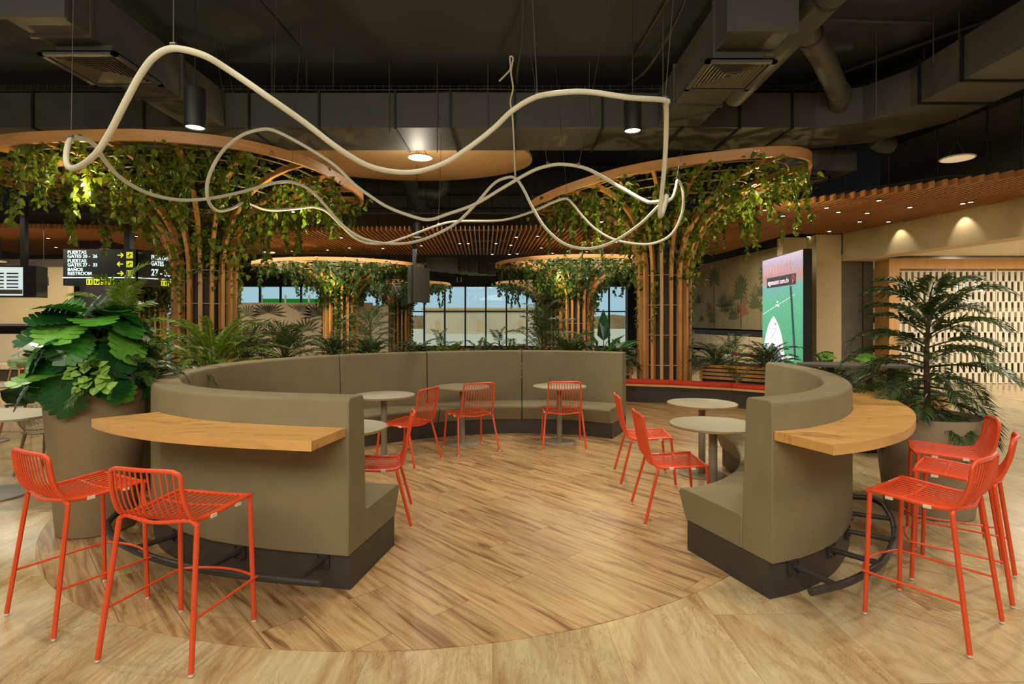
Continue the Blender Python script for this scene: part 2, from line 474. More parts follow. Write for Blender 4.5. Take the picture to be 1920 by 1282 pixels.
# the window wall
WY = 30.0
m = MB(); m.bbox(-30, 22, WY, WY + 0.3, 3.46, 6.0)
m.bbox(-30, 22, WY, WY + 0.3, 0.0, 0.15)
m.bbox(6.4, 22, WY, WY + 0.3, 0.15, 3.46)
m.bbox(-30, -19, WY, WY + 0.3, 0.15, 3.46)
struct(m.build('wall_back', M['ductd']))
def glassmat():
    m_, nt, bs = newmat('window_glass')
    bs.inputs['Base Color'].default_value = (0.9, 0.95, 0.95, 1)
    bs.inputs['Roughness'].default_value = 0.02
    bs.inputs['Transmission Weight'].default_value = 1.0
    tr = nt.nodes.new('ShaderNodeBsdfTransparent'); tr.inputs[0].default_value = (0.92, 0.97, 0.97, 1)
    gl = nt.nodes.new('ShaderNodeBsdfGlossy'); gl.inputs['Roughness'].default_value = 0.02
    ms = nt.nodes.new('ShaderNodeMixShader'); ms.inputs[0].default_value = 0.015
    nt.links.new(tr.outputs[0], ms.inputs[1]); nt.links.new(gl.outputs[0], ms.inputs[2])
    nt.links.new(ms.outputs[0], nt.nodes['Material Output'].inputs[0])
    return m_
M['glass'] = glassmat()
w = struct(thing('window_1', None, None, (0, WY, 0)))
fr = MB()
x = -19.0; xs = []
while x <= 6.45:
    xs.append(x); x += 1.10
for x in xs: fr.bbox(x - 0.04, x + 0.04, -0.06, 0.1, 0.15, 3.46)
for z in (0.19, 2.06, 3.42): fr.bbox(-19, 6.4, -0.05, 0.09, z - 0.035, z + 0.035)
fr.build('window_frame', M['core'], w)
for a, b in zip(xs[:-1], xs[1:]):
    MB().bbox(a + 0.04, b - 0.04, 0.02, 0.03, 0.2, 3.4).build('pane', M['glass'], w)
# outdoors
M['apron'] = plain('apron_concrete', (214, 206, 182), 0.9)
m = MB(); m.bbox(-120, 120, 30.4, 260, -0.4, -0.1)
struct(m.build('floor_apron', M['apron']))
M['bld'] = plain('building_cream', (206, 198, 174), 0.9, nscale=0.3)
M['hill'] = plain('far_tree_line', (150, 132, 96), 0.95, var=0.25, nscale=0.3)
b = thing('terminal_building', 'low cream airport building seen far beyond the windows', 'building', (-1, 70, -0.1))
MB().bbox(-10, 5, 0, 8, 0, 3.0).build('wall', M['bld'], b)
for k in range(3):
    MB().bbox(-8.6 + k * 5.2, -7.9 + k * 5.2, -0.05, 0.1, 0.4, 1.6).build('window', M['beige'], b)
MB().bbox(-10.3, 5.3, -0.3, 8.3, 3.0, 3.25).build('roof', M['beige'], b)
m = MB()
random.seed(5)
pl = [(-90 + i * 5, 2.4 + random.uniform(-.4, .5)) for i in range(37)]
vs = [(x, 0, -0.1) for x, z in pl] + [(x, 0.0, z) for x, z in pl] + [(x, 14, -.1) for x, z in pl] + [(x, 14, z * .8) for x, z in pl]
n = len(pl); fs = []
for i in range(n - 1):
    fs += [(i, i + 1, n + i + 1, n + i), (n + i, n + i + 1, 3 * n + i + 1, 3 * n + i), (2 * n + i, 3 * n + i, 3 * n + i + 1, 2 * n + i + 1)]
m.add(vs, fs)
tag(m.build('tree_line', M['hill'], None, loc=(0, 110, 0)), 'brown far tree line along the horizon outside', 'tree line', kind='stuff')
b = thing('construction_hoarding', 'bright green hoarding outside, seen over the palm mural wall', 'hoarding', (-14.5, 38, -0.1))
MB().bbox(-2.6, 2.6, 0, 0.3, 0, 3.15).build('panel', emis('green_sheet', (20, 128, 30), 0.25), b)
for k in range(4): MB().bbox(-2.5 + k * 1.6, -2.4 + k * 1.6, -0.1, 0, 0, 3.4).build('post', M['white'], b)

# ------------------------------------------------------------------ right side: header wall, pillar, panels, storefront
hp = [(8.5, 14.4), (9.26, 10.1), (9.9, 6.5), (10.4, 3.0)]
m = MB(); m.prism(hp + [(10.9, 3.0), (10.4, 6.5), (9.75, 10.1), (9.0, 14.6)], 3.12, 3.85)
struct(m.build('wall_right', M['beige']))
m = MB(); m.prism([(8.98, 14.6), (9.73, 10.1), (10.38, 6.5), (10.9, 3.0), (22, 3.0), (22, 17.8), (9.2, 17.8)], 3.2, 3.4)
struct(m.build('ceiling_soffit', M['white']))
m = MB(); m.prism([(9.6, 14.6), (10.4, 8.0), (11, 3.0), (11.3, 3), (10.7, 8), (9.9, 14.6)], 3.85, 6.0)
struct(m.build('wall_right_upper', M['grey']))
m = MB(); m.bbox(7.83, 8.47, 14.4, 15.2, 0, 3.8)
m.bbox(7.2, 7.83, 14.9, 15.2, 0, 3.8)
struct(m.build('wall_pillar', M['cream']))
pw = MB(); pw.bbox(8.47, 9.35, 14.5, 14.7, 0, 3.12)
struct(pw.build('wall_grey_panel', M['grey']))
for k, x in enumerate((8.47, 9.08)):
    m = MB(); m.bbox(x - .008, x + .008, 14.48, 14.5, 0, 3.12); struct(m.build('trim_%d' % (10 + k), M['blk']))
# storefront
sf = thing('shopfront_screen', 'white slotted folding shutter of the shop, framed in pale oak', 'shutter', (0, 14.0, 0))
f = MB(); f.bbox(9.36, 9.62, -0.1, 0.45, 0, 3.12); f.bbox(9.62, 20.0, -0.1, 0.45, 2.88, 3.12)
f.build('frame', M['lframe'], sf)
random.seed(3)
x = 9.62; k = 0
sp = 0.152
z0s = 0.02; rows = 11; rh = 0.255
while x < 15.5:
    sl = MB()
    off = 0
    for r_ in range(rows):
        z0 = z0s + r_ * rh
        wide = 0.084
        xo = x + (sp / 2 if r_ % 2 else 0)
        sl.bbox(xo, xo + wide, 0.04, 0.06, z0, z0 + rh + 0.001)
    if k < 60: sl.build('slat_strip', M['white'], sf)
    x += sp; k += 1
rl = MB()
for r_ in range(rows + 1): rl.bbox(9.62, 15.5, 0.06, 0.075, z0s + r_ * rh - .012, z0s + r_ * rh + .012)
rl.build('rail', M['white'], sf)
for k in range(5):
    MB().bbox(9.62 + k * 1.25, 9.65 + k * 1.25, 0.02, 0.08, 0, 2.88).build('fold_post', M['white'], sf)
# shop interior behind the shutter
def shopwall():
    m_, nt, bs = newmat('shop_goods')
    v = coords(nt, (1, 1, 1))
    vo = nt.nodes.new('ShaderNodeTexVoronoi'); vo.inputs['Scale'].default_value = 7.0
    nt.links.new(v, vo.inputs['Vector'])
    hs = nt.nodes.new('ShaderNodeHueSaturation'); hs.inputs['Saturation'].default_value = 0.55; hs.inputs['Value'].default_value = 0.8
    nt.links.new(vo.outputs['Color'], hs.inputs['Color'])
    nt.links.new(mixc(nt, hs.outputs[0], srgb(196, 160, 110), f=0.55), bs.inputs['Base Color'])
    return m_
M['goods'] = shopwall()
m = MB(); m.bbox(9.4, 20, 17.6, 17.8, 0, 3.2); struct(m.build('wall_shop', M['grey']))
b = thing('shop_shelving', 'shelves of goods glimpsed through the shop shutter', 'shelving', (12.5, 16.9, 0))
for k in range(4):
    MB().bbox(-2.8, 3.2, 0, .45, .35 + k * .45, .38 + k * .45).build('shelf', M['white'], b)
    MB().bbox(-2.7, 3.1, .1, .4, .39 + k * .45, .62 + k * .45).build('goods', M['goods'], b)['kind'] = 'stuff'
sg = thing('shop_sign', 'white lit lettering above the shop counter behind the shutter', 'sign', (11.55, 15.4, 2.32))
text_mesh('MILLÚM', 0.42, M['letters'], 'lettering', sg, (0, 0, 0), (R(90), 0, 0), bold=0.004)
MB().bbox(-.3, 2.4, .03, .06, -.35, .5).build('sign_board', M['grey'], sg)
MB().bbox(0, .04, .03, .06, .5, .88).build('hanger', M['grey'], sg)
MB().bbox(2.0, 2.04, .03, .06, .5, .88).build('hanger', M['grey'], sg)
text_mesh('store', 0.2, M['letters'], 'small_lettering', sg, (0.9, 0, -0.25), (R(90), 0, 0), bold=0.004)
lamp('POINT', 'shop_light', (12.5, 16.0, 2.8), 40, (1, .82, .58), size=.2)
lamp('POINT', 'shop_light', (16, 16.0, 2.8), 40, (1, .82, .58), size=.2)

# wall washers on the header
for k, (x, y) in enumerate([(8.86, 11.2), (8.58, 12.67), (9.1, 9.8)]):
    lamp('SPOT', 'wall_washer', (x, y, 3.76), 12, size=0.02, cone=80, rot=(0, R(-26), 0))

# ------------------------------------------------------------------ slatted timber ceiling
sd = Vector((-53 / 1050, 1, 0)).normalized()
def near_edge(px):
    P = [(-400, 427), (0, 427), (480, 433), (900, 432), (1190, 425), (1330, 405), (1540, 378), (1920, 330), (2400, 270)]
    for (a, b), (c, d) in zip(P[:-1], P[1:]):
        if a <= px <= c: return b + (d - b) * (px - a) / (c - a)
    return 427
ZS = 3.8
slats = MB()
x0 = -16.0
while x0 < 11.5:
    # the slat follows sd; it starts at the near edge and ends at the far edge
    best = None
    Y = 6.0
    while Y < 15.5:
        X = x0 + sd.x / sd.y * (Y - 14)
        px = 960 + FPX * X / Y; py = 600 - (ZS - 1.6) * FPX / Y
        if py >= near_edge(px): best = Y; break
        Y += 0.06
    if best:
        far = 18.9
        X1 = x0 + sd.x / sd.y * (best - 14)
        # cut by the header wall on the right
        yy = best; end = far
        while yy < far:
            X = x0 + sd.x / sd.y * (yy - 14)
            hx = 8.5 + (14.4 - yy) * (9.26 - 8.5) / 4.3 if yy < 14.4 else 99
            if yy > 14.3 and X > 6.2 + 1.0 and X > 7.2: end = yy; break
            if X > hx - 0.03 and yy < 14.4: end = yy; break
            yy += 0.1
        if end - best > 0.4:
            X2 = x0 + sd.x / sd.y * (end - 14)
            slats.beam((X1, best, ZS + .06), (X2, end, ZS + .06), 0.032, 0.11)
    x0 += 0.115
sc_ = thing('slatted_ceiling', 'hung ceiling of orange timber slats sweeping across the hall', 'slatted ceiling', (0, 0, 0))
slats.build('timber_slats', M['slat'], sc_)
cr = MB()
for Y in (14.6, 16.6, 18.4): cr.bbox(-16, 6.5, Y - .03, Y + .03, ZS + .12, ZS + .16)
cr.beam((6.6, 13, ZS + .14), (9.0, 9.6, ZS + .14), .06, .04)
cr.build('carrier_bar', M['blk'], sc_)
bk = MB()
bk.prism([(-16, 14.2), (4.5, 14.2), (6.5, 12.5), (8.2, 10.5), (9, 10.5), (8.4, 14.3), (7, 18.9), (-16, 18.9)], ZS + .5, ZS + .52)
struct(bk.build('ceiling_void', M['ceil']))
# small downlights in the slats
dl = [(955, 490 - 2), (1015, 464), (1036, 474), (968, 444), (862, 462 - 6), (790, 460), (718, 465), (655, 464), (614, 468), (640, 445), (878, 456), (930, 456), (958, 459), (970, 475), (923, 476), (1008, 442), (1065, 470), (1100, 471), (1155, 453), (105, 463), (90, 446), (255, 442), (500, 445), (548, 470), (1468, 404), (1518, 413), (1550, 389), (1572, 397), (1612, 415), (1648, 375), (1626, 399), (1666, 415), (1706, 388), (1805, 381), (1492, 428), (1555, 433), (1516, 443), (1820, 372 + 6)]
proto = thing('recessed_downlight', 'small recessed downlight glowing in the slatted ceiling', 'light', (0, 0, 0), group='small downlights in the slatted ceiling')
MB().lathe([(0.045, 0), (0.05, 0.01), (0.05, 0.1), (0.0, 0.1)], seg=12).build('trim_ring', M['blk'], proto, smooth=True)
MB().lathe([(0.038, -0.002), (0.038, 0.0)], seg=12).build('diffuser', M['glow'], proto)
for i, (px, py) in enumerate(dl):
    Y = (ZS - 1.6) * FPX / (600 - py)
    if Y > 18.8: Y = 18.7
    o = proto if i == 0 else copy_tree(proto)
    o.location = ((px - 960) * Y / FPX, Y, ZS - 0.01)

# ------------------------------------------------------------------ ducts and services
def duct_seams(parent, pts, w, z0, z1, mat, axis, n='flange'):
    for (x, y) in pts:
        f = MB()
        if axis == 'x':
            f.bbox(x - .02, x + .02, y - w / 2 - .03, y + w / 2 + .03, z0 - .03, z1 + .03)
        else:
            f.bbox(x - w / 2 - .03, x + w / 2 + .03, y - .02, y + .02, z0 - .03, z1 + .03)
        f.build(n, mat, parent)
d = thing('main_air_duct', 'wide dark rectangular air duct crossing the hall and turning at right', 'air duct', (0, 0, 0))
m = MB(); m.prism([(-14, 9.6), (5.2, 9.6), (5.85, 9.35), (6.2, 8.7), (6.2, 2.5), (7.3, 2.5), (7.3, 9.3), (6.7, 10.4), (5.5, 10.9), (-14, 10.9)], 4.9, 5.5)
m.build('duct_body', M['duct'], d, bevel=0.01)
duct_seams(d, [(x, 10.25) for x in (-8.2, -6.3, -4.5, -3.3, -2.0, -1.05, 0.05, 1.55, 2.9, 3.9, 4.8)], 1.3, 4.9, 5.5, M['blk'], 'x')
duct_seams(d, [(6.75, y) for y in (8.5, 7.7, 6.2, 4.6)], 1.1, 4.9, 5.5, M['blk'], 'y')
def branch(name, label, x0, x1, y0, z0, z1, ys):
    d = thing(name, label, 'air duct', (0, 0, 0))
    MB().bbox(x0, x1, y0, 9.55, z0, z1).build('duct_body', M['duct'], d, bevel=0.01)
    MB().bbox(x0 - .06, x1 + .06, y0 - .05, y0 + .02, z0 - .02, z1 + .04).build('end_cap', M['duct'], d, bevel=0.01)
    duct_seams(d, [((x0 + x1) / 2, y) for y in ys], x1 - x0, z0, z1, M['steel'], 'y')
    return d
branch('branch_air_duct', 'dark branch duct at upper left with a square air diffuser under it', -5.55, -4.9, 6.1, 4.9, 5.5, (6.5, 8.3))
branch('branch_air_duct', 'dark branch duct right of centre with a square air diffuser under it', 2.5, 3.2, 6.4, 4.9, 5.5, (6.9, 8.6))
def diffuser(loc, label, s=0.88):
    d = thing('air_diffuser', label, 'air diffuser', loc, group=None)
    MB().bbox(-s * .36, s * .36, -s * .36, s * .36, 0.03, 0.17).build('neck', M['duct'], d)
    fr = MB()
    for k in range(4):
        a = k * PI / 2
        fr.box((math.cos(a) * (s / 2 - .03), math.sin(a) * (s / 2 - .03), 0.01), (0.06, s, 0.03), rz=a)
    fr.build('frame', M['duct'], d)
    lv = MB()
    for i in range(1, 9):
        q = s / 2 * (1 - i / 9.2)
        for k in range(4):
            a = k * PI / 2
            lv.box((math.cos(a) * q, math.sin(a) * q, 0.015), (0.028, 2 * q + .01, 0.004), rz=a, ry=R(24))
    lv.build('louvre', M['steel'], d)
    MB().bbox(-s * .48, s * .48, -s * .48, s * .48, 0.05, 0.055).build('backing', M['blk'], d)
diffuser((-5.13, 7.05, 4.73), 'square louvred air diffuser below the upper left duct', 0.92)
diffuser((2.76, 7.15, 4.7), 'square louvred air diffuser below the duct right of centre', 0.86)
diffuser((5.9, 11.6, 4.43), 'square air diffuser under the low duct behind the leafy tree at right', 0.9)
# round ducts
d = thing('round_air_duct', 'round spiral duct dropping diagonally at upper right with a side branch', 'air duct', (0, 0, 0))
MB().tube([(3.8, 3.5, 5.55), (3.75, 7.0, 5.45), (3.65, 9.2, 5.3)], 0.2, 20).build('duct_body', M['duct'], d, smooth=True)
MB().tube([(3.8, 7.3, 5.42), (4.6, 8.25, 5.42), (5.45, 9.3, 5.3), (5.6, 9.7, 5.2)], 0.16, 20).build('branch', M['duct'], d, smooth=True)
for (p, q, r_) in [((3.76, 6.6, 5.46), (3.76, 6.64, 5.46), .21), ((3.73, 7.75, 5.41), (3.73, 7.79, 5.41), .21), ((3.98, 7.5, 5.42), (4.0, 7.53, 5.42), .175), ((5.3, 9.1, 5.32), (5.32, 9.13, 5.32), .175)]:
    MB().tube([p, q], r_, 20).build('joint_ring', M['ductd'], d, smooth=True)
d = thing('round_air_duct', 'bent round duct hanging behind the tan ceiling disc', 'air duct', (0, 0, 0))
MB().tube([pt(765, 330, 15), pt(775, 360, 15.4), pt(795, 400, 16)], .22, 16).build('duct_body', M['duct'], d, smooth=True)
MB().tube([pt(778, 362, 15.4), pt(800, 362, 15.4), pt(822, 366, 15.4), pt(832, 355, 15.4), pt(833, 335, 15.4)], .17, 16).build('branch', M['duct'], d, smooth=True)
d = thing('round_air_duct', 'short round duct stub at right beyond the bent main duct', 'air duct', (0, 0, 0))
MB().tube([pt(1640, 262, 11), pt(1655, 270, 11), pt(1672, 272, 11)], .17, 16).build('duct_body', M['duct'], d, smooth=True)
# second lower duct behind at right
d = thing('rear_air_duct', 'low rectangular duct behind the right tree canopy', 'air duct', (0, 0, 0))
MB().bbox(5.4, 6.9, 11.2, 12.0, 4.6, 5.0).build('duct_body', M['duct'], d, bevel=.01)
MB().bbox(5.9, 6.5, 12.0, 16.0, 4.6, 5.0).build('side_run', M['ductd'], d)
for x_ in (5.6, 6.7): MB().bbox(x_ - .015, x_ + .015, 11.55, 11.58, 5.0, 6.0).build('hanger', M['blk'], d)
# cable tray
d = thing('cable_tray', 'wire mesh cable tray full of cables above the main duct', 'cable tray', (0, 0, 0))
t = MB()
for (y, z) in ((10.0, 5.78), (10.15, 5.7), (10.35, 5.7), (10.5, 5.78)):
    t.tube([(-14, y, z), (7, y, z)], .007, 4)
for k in range(140):
    x = -14 + k * .15
    t.tube([(x, 10.0, 5.8), (x, 10.0, 5.7), (x, 10.5, 5.7), (x, 10.5, 5.8)], .005, 4)
t.build('wire_mesh', M['steel'], d)
random.seed(8)
for k in range(9):
    y = 10.08 + k * .045
    P = [(-14 + i * 1.5, y + random.uniform(-.03, .03), 5.72 + random.uniform(0, .035)) for i in range(15)]
    MB().tube(catmull(P, 4), .012, 6).build('cable', M['blk'] if k % 2 else M['steel'], d, smooth=True)
# pipes under the slab
def pipe(label, P, r_, mat='ductd', name='service_pipe', cat='pipe'):
    return tag(MB().tube(P, r_, 8).build(name, M[mat], None, smooth=True), label, cat)
pipe('thin dark conduit running diagonally under the slab at right', [(4.6, 11.5, 5.9), (6.6, 8.4, 5.9), (8.7, 5.4, 5.9)], .03)
pipe('dark conduit along the slab right of centre', [(2.0, 9.4, 5.93), (2.3, 4.3, 5.93)], .022)
pipe('curved flexible conduit dropping to the tray right of centre', catmull([(2.35, 7.5, 5.95), (2.35, 8.2, 5.85), (2.2, 9.2, 5.7), (2.0, 10.0, 5.75)], 6), .02)
pipe('short grey pipe crossing under the slab at upper right', [(4.4, 7.9, 5.85), (6.0, 8.0, 5.85)], .03)
pipe('curved thin conduit above the hanging cord knot', catmull([(0.15, 7.2, 5.98), (0.14, 8.4, 5.8), (0.08, 9.2, 5.6), (0.12, 10.0, 5.75)], 6), .02)
for i, (y, z) in enumerate([(13.5, 5.95), (16, 5.97), (19.5, 5.95), (22, 5.97), (12.3, 5.95)]):
    pipe(['long dark pipe behind the tan disc', 'long dark pipe above the timber slats', 'dark pipe run over the far slats', 'dark pipe run before the far windows', 'dark pipe just behind the main duct'][i], [(-14, y, z), (9, y, z)], .05 if i % 2 else .03, 'ductd')
d = thing('far_air_duct', 'long dark duct along the top of the far windows', 'air duct', (0, 0, 0))
MB().bbox(-14, 6, 22.5, 23.6, 3.9, 4.4).build('duct_body', M['ductd'], d)
for k in range(6):
    MB().bbox(-11 + k * 3, -10.9 + k * 3, 22.45, 23.65, 3.86, 4.44).build('flange', M['blk'], d)
    MB().bbox(-11 + k * 3, -10.96 + k * 3, 23, 23.04, 4.4, 6.0).build('hanger', M['blk'], d)
d = thing('stepped_air_duct', 'stepped dark duct left of the far windows', 'air duct', (0, 0, 0))
for k in range(5): MB().bbox(-3.0 + k * .32, -1.9 + k * .32, 19.6 + k * .5, 20.1 + k * .5, 3.35 - k * .0, 3.8).build('duct_step', M['ductd'] if k % 2 else M['duct'], d)
# drop rods
rods = [(252, 70, 240, 9.0), (510, 50, 195, 8.8), (575, 130, 160, 9.5), (625, 40, 160, 9.0), (730, 160, 250, 9.55), (820, 80, 285, 9.55), (915, 170, 250, 9.55), (1105, 170, 250, 9.55), (1243, 20, 200, 8.0), (1320, 20, 180, 8.5), (1643, 75, 215, 8.5), (1732, 105, 160, 8.9), (1750, 50, 120, 8.0), (1798, 70, 120, 8.0)]
rp = tag(MB().tube([(0, 0, 0), (0, 0, 1)], .008, 5).build('hanger_rod', M['steel'], None), 'thin steel rod hanging the ducts from the slab', 'rod', 'hanger rods holding the ducts')
for i, (px, y0, y1, Y) in enumerate(rods):
    o = rp if i == 0 else rp.copy()
    if i: COL.objects.link(o)
    X = (px - 960) * Y / FPX; zb = CAM_H + (600 - y1) * Y / FPX
    o.location = (X, Y, zb); o.scale = (1, 1, max(.1, 6.0 - zb))
rp2 = tag(MB().tube([(0, 0, 0), (0, 0, 2.1)], .012, 5).build('ceiling_hanger', M['blk'], None), 'black rod hanging the timber slats', 'rod', 'black rods above the timber slats')
k = 0
for Y in (14.6, 16.6):
    for i in range(17):
        o = rp2 if k == 0 else rp2.copy()
        if k: COL.objects.link(o)
        o.location = (-13.5 + i * 1.25 + (.4 if Y > 15 else 0), Y, 3.96); k += 1
for (X, Y) in ((6.9, 11.6), (7.4, 11.0), (7.9, 10.4), (8.4, 9.9), (6.3, 12.4), (8.1, 8.9)):
    o = rp2.copy(); COL.objects.link(o); o.location = (X, Y, 3.92)

# tan ceiling disc
lamp('POINT', 'pendant_lamp', (-1.9, 11.3, 4.5), 40, WARM, size=.1)
d = thing('ceiling_disc', 'large flat tan plasterboard disc hung from the ceiling in mid air', 'ceiling disc', (-2.3, 12.5, 5.2))
P = [(2.75 * math.cos(R(a)) * (1 + .03 * math.sin(R(3 * a))), 2.0 * math.sin(R(a))) for a in range(0, 360, 5)]
MB().prism(P, 0, 0.08).build('panel', M['tan'], d, bevel=.01)
for (x, y) in ((-1.6, .5), (1.6, .5), (0, -1.0)): MB().tube([(x, y, 0.08), (x, y, .8)], .01, 5).build('hanger', M['blk'], d)

# ------------------------------------------------------------------ pendant lamps
def cyl_light(label, px, pyb, dia_px, len_px, Y, cableT=6.0):
    r_ = dia_px / 2 * Y / FPX; L = len_px * Y / FPX
    p = pt(px, pyb, Y)
    d = thing('cylinder_downlight', label, 'light', p)
    MB().lathe([(r_ * .9, .0), (r_, 0.0), (r_, L - .01), (r_ * .95, L), (0.001, L)], seg=28, caps=False).build('housing', M['blk'], d, smooth=True)
    MB().lathe([(r_ * .88, 0.012), (r_ * .88, 0.02)], seg=28).build('diffuser', M['glow'], d)
    cb = MB(); cb.tube([(0, 0, L), (0, 0, cableT - p.z)], .006, 5); cb.build('cable', M['blk'], d)
cyl_light('black cylinder downlight hanging inside the left end of the looping light', 366, 240, 37, 74, 5.7)
cyl_light('black cylinder downlight behind the right end of the looping light', 1186, 246, 33, 56, 6.3)
def saucer(label, px, py, w_px, Y, top):
    r_ = w_px / 2 * Y / FPX
    d = thing('disc_pendant', label, 'light', pt(px, py, Y))
    MB().lathe([(r_ * .2, .05), (r_ * .9, .03), (r_, .012), (r_ * .97, 0), (0.001, 0)], seg=28, caps=False).build('shade', M['white'], d, smooth=True)
    MB().lathe([(r_ * .9, -.004), (r_ * .9, .0)], seg=28).build('diffuser', M['dim'], d)
    cb = MB()
    for k in range(3): cb.tube([(r_ * .6 * math.cos(k * 2.1), r_ * .6 * math.sin(k * 2.1), .04), (0, 0, r_ * 1.2)], .006, 4)
    cb.tube([(0, 0, r_ * 1.2), (0, 0, top - d.location.z)], .008, 5)
    cb.build('suspension', M['blk'], d)
saucer('pale disc pendant lamp at far right above the timber slats', 1795, 298, 57, 9.0, 6.0)
saucer('pale disc pendant lamp under the tan ceiling disc', 788, 296, 46, 11.3, 5.2)
saucer('small pale disc pendant between the left tree and the far canopy', 504, 474, 22, 16.5, 6.0)
saucer('small pale disc pendant before the far windows', 956, 493, 16, 20, 6.0)
saucer('pale disc pendant cut by the left edge of the view', 2, 491, 18, 15, 6.0)
for i, (px, py, Y, l) in enumerate([(1306, 506, 20, 'small cylinder pendant right of the far canopies'), (851, 507, 20, 'small black cylinder pendant left of the far windows'), (861, 529, 22, 'small black cylinder pendant over the far window frame'), (82, 535, 12.5, 'black bell pendant before the cream wall at left'), (782, 445, 13, 'black cylinder pendant crossing the front edge of the slats')]):
    p = pt(px, py, Y)
    d = thing('small_pendant', l, 'light', p)
    s = .09 if i != 4 else .13
    MB().lathe([(s, 0), (s, s * 1.9), (s * .7, s * 2.6), (0.001, s * 2.7)], seg=18, caps=False).build('shade', M['blk'], d, smooth=True)
    MB().lathe([(s * .85, .01), (s * .85, .02)], seg=18).build('diffuser', M['dim'], d)
    MB().tube([(0, 0, s * 2.6), (0, 0, 6.0 - p.z)], .006, 4).build('cable', M['blk'], d)

# ------------------------------------------------------------------ looping light
loop = [(1247, 188, 4.6), (1180, 183, 4.4), (1100, 172, 4.4), (1040, 175, 4.4), (1000, 184, 4.5), (960, 208, 4.6), (925, 241, 4.7), (880, 276, 4.75), (830, 307, 4.75), (770, 323, 4.6), (700, 314, 4.4), (640, 282, 4.2), (570, 229, 4.0), (500, 180, 3.8), (430, 132, 3.7), (380, 103, 3.6), (325, 91, 3.6), (290, 106, 3.6), (262, 142, 3.65), (235, 192, 3.7), (205, 250, 3.8), (178, 290, 3.9), (148, 312, 4.1), (128, 313, 4.3), (124, 290, 4.5), (132, 262, 4.8), (155, 260, 5.1), (178, 272, 5.4), (198, 303, 5.7), (230, 336, 6.0), (280, 363, 6.4), (340, 375, 6.8), (400, 371, 7.2), (460, 358, 7.6), (510, 344, 7.9), (545, 341, 8.1), (580, 355, 8.4), (610, 385, 8.6), (640, 420, 8.7), (680, 447, 8.7), (735, 457, 8.6), (790, 450, 8.5), (850, 422, 8.4), (890, 385, 8.3), (925, 345, 8.2), (950, 333, 8.1), (966, 334, 8.1), (980, 352, 8.1), (1000, 392, 8.1), (1025, 430, 8.0), (1060, 458, 7.9), (1105, 466, 7.8), (1150, 453, 7.8), (1200, 420, 7.9), (1235, 386, 8.0),
        (1254, 376, 8.2), (1262, 368, 8.4), (1267, 352, 8.5), (1270, 338, 8.6), (1277, 346, 8.8), (1281, 368, 8.8), (1279, 398, 8.9), (1265, 431, 9.0), (1243, 450, 9.1), (1208, 458, 9.2), (1155, 450, 9.4), (1119, 431, 9.5), (1093, 406, 9.5), (1068, 376, 9.5), (1055, 373, 9.5), (1035, 380, 9.5), (1002, 395, 9.5), (960, 409, 9.6), (925, 414, 9.7), (855, 415, 9.8), (819, 423, 9.8), (757, 446, 9.9), (722, 456, 9.9), (690, 456, 9.9), (664, 445, 9.9), (640, 423, 9.9), (613, 397, 9.8), (589, 388, 9.7), (563, 390, 9.6), (518, 394, 9.3), (492, 392, 9.0), (474, 385, 8.7), (457, 380, 8.4), (437, 390, 8.0), (413, 396, 7.6), (398, 389, 7.3), (389, 370, 7.1), (389, 342, 7.0), (400, 311, 6.9), (421, 279, 7.0), (451, 255, 7.1), (482, 244, 7.2), (512, 244, 7.3), (563, 269, 7.3), (624, 307, 7.3), (664, 345, 7.3), (695, 368, 7.3), (731, 390, 7.3), (784, 409, 7.3), (810, 411, 7.3), (837, 402, 7.3), (890, 383, 7.2), (943, 352, 7.1), (995, 322, 7.0), (1027, 311, 7.0), (1057, 308, 7.0), (1102, 317, 6.9), (1163, 351, 6.6), (1208, 376, 6.3), (1226, 379, 6.1), (1242, 376, 5.9), (1250, 367, 5.7), (1248, 380, 5.6), (1241, 402, 5.5), (1237, 402, 5.4), (1240, 370, 5.3), (1246, 310, 5.1), (1249, 250, 4.9), (1249, 200, 4.7)]
LP = [pt(*q) for q in loop]
d = thing('looping_light', 'long pale tube light looping in waves, hung on thin wires', 'light')
MB().tube(catmull(LP, 5, closed=True), 0.021, 12, closed=True).build('light_tube', M['tube'], d, smooth=True)
wires = [(1247, 188, 4.6, 1310, 5.8), (1008, 182, 4.5, 975, 5.8), (325, 90, 3.6, 300, 5.6), (133, 260, 4.8, 116, 6), (512, 243, 7.3, 510, 8.8), (1027, 309, 7.0, 965, 6.3), (1085, 310, 6.9, 1165, 9.0), (967, 333, 8.1, 958, 9), (457, 380, 8.4, 380, 7.5), (545, 341, 8.1, 560, 9.2), (480, 385, 8.7, 400, 7.6), (822, 422, 9.8, 826, 9.95), (1268, 337, 8.6, 1330, 8.9), (1064, 372, 9.5, 1040, 9.0)]
for (px, py, Y, tx, tY) in wires:
    a = pt(px, py, Y)
    zt = 4.9 if 9.6 < tY < 10.9 else 6.0
    b_ = Vector(((a.x + (tx - px) * Y / FPX * .9), a.y + .15, zt))
    w_ = MB(); w_.tube([a, b_], .0035, 4); w_.build('wire', M['steel'], d)
    MB().tube([a + Vector((-.018, 0, .024)), a + Vector((.018, 0, .024))], .014, 8).build('clamp', M['steel'], d)
# knotted spare cord
P = [pt(966, 330, 8.1), pt(964, 280, 8.0), pt(961, 220, 7.9), pt(957, 190, 7.9), pt(962, 165, 7.9), pt(958, 135, 7.9), pt(962, 110, 7.9), pt(956, 107, 7.9), pt(957, 128, 7.9), pt(948, 140, 7.9), pt(936, 152, 7.9)]
tag(MB().tube(catmull(P, 5), .012, 6).build('spare_cord', M['glide'], None, smooth=True), 'knotted white cord dangling above the middle of the looping light', 'cord')

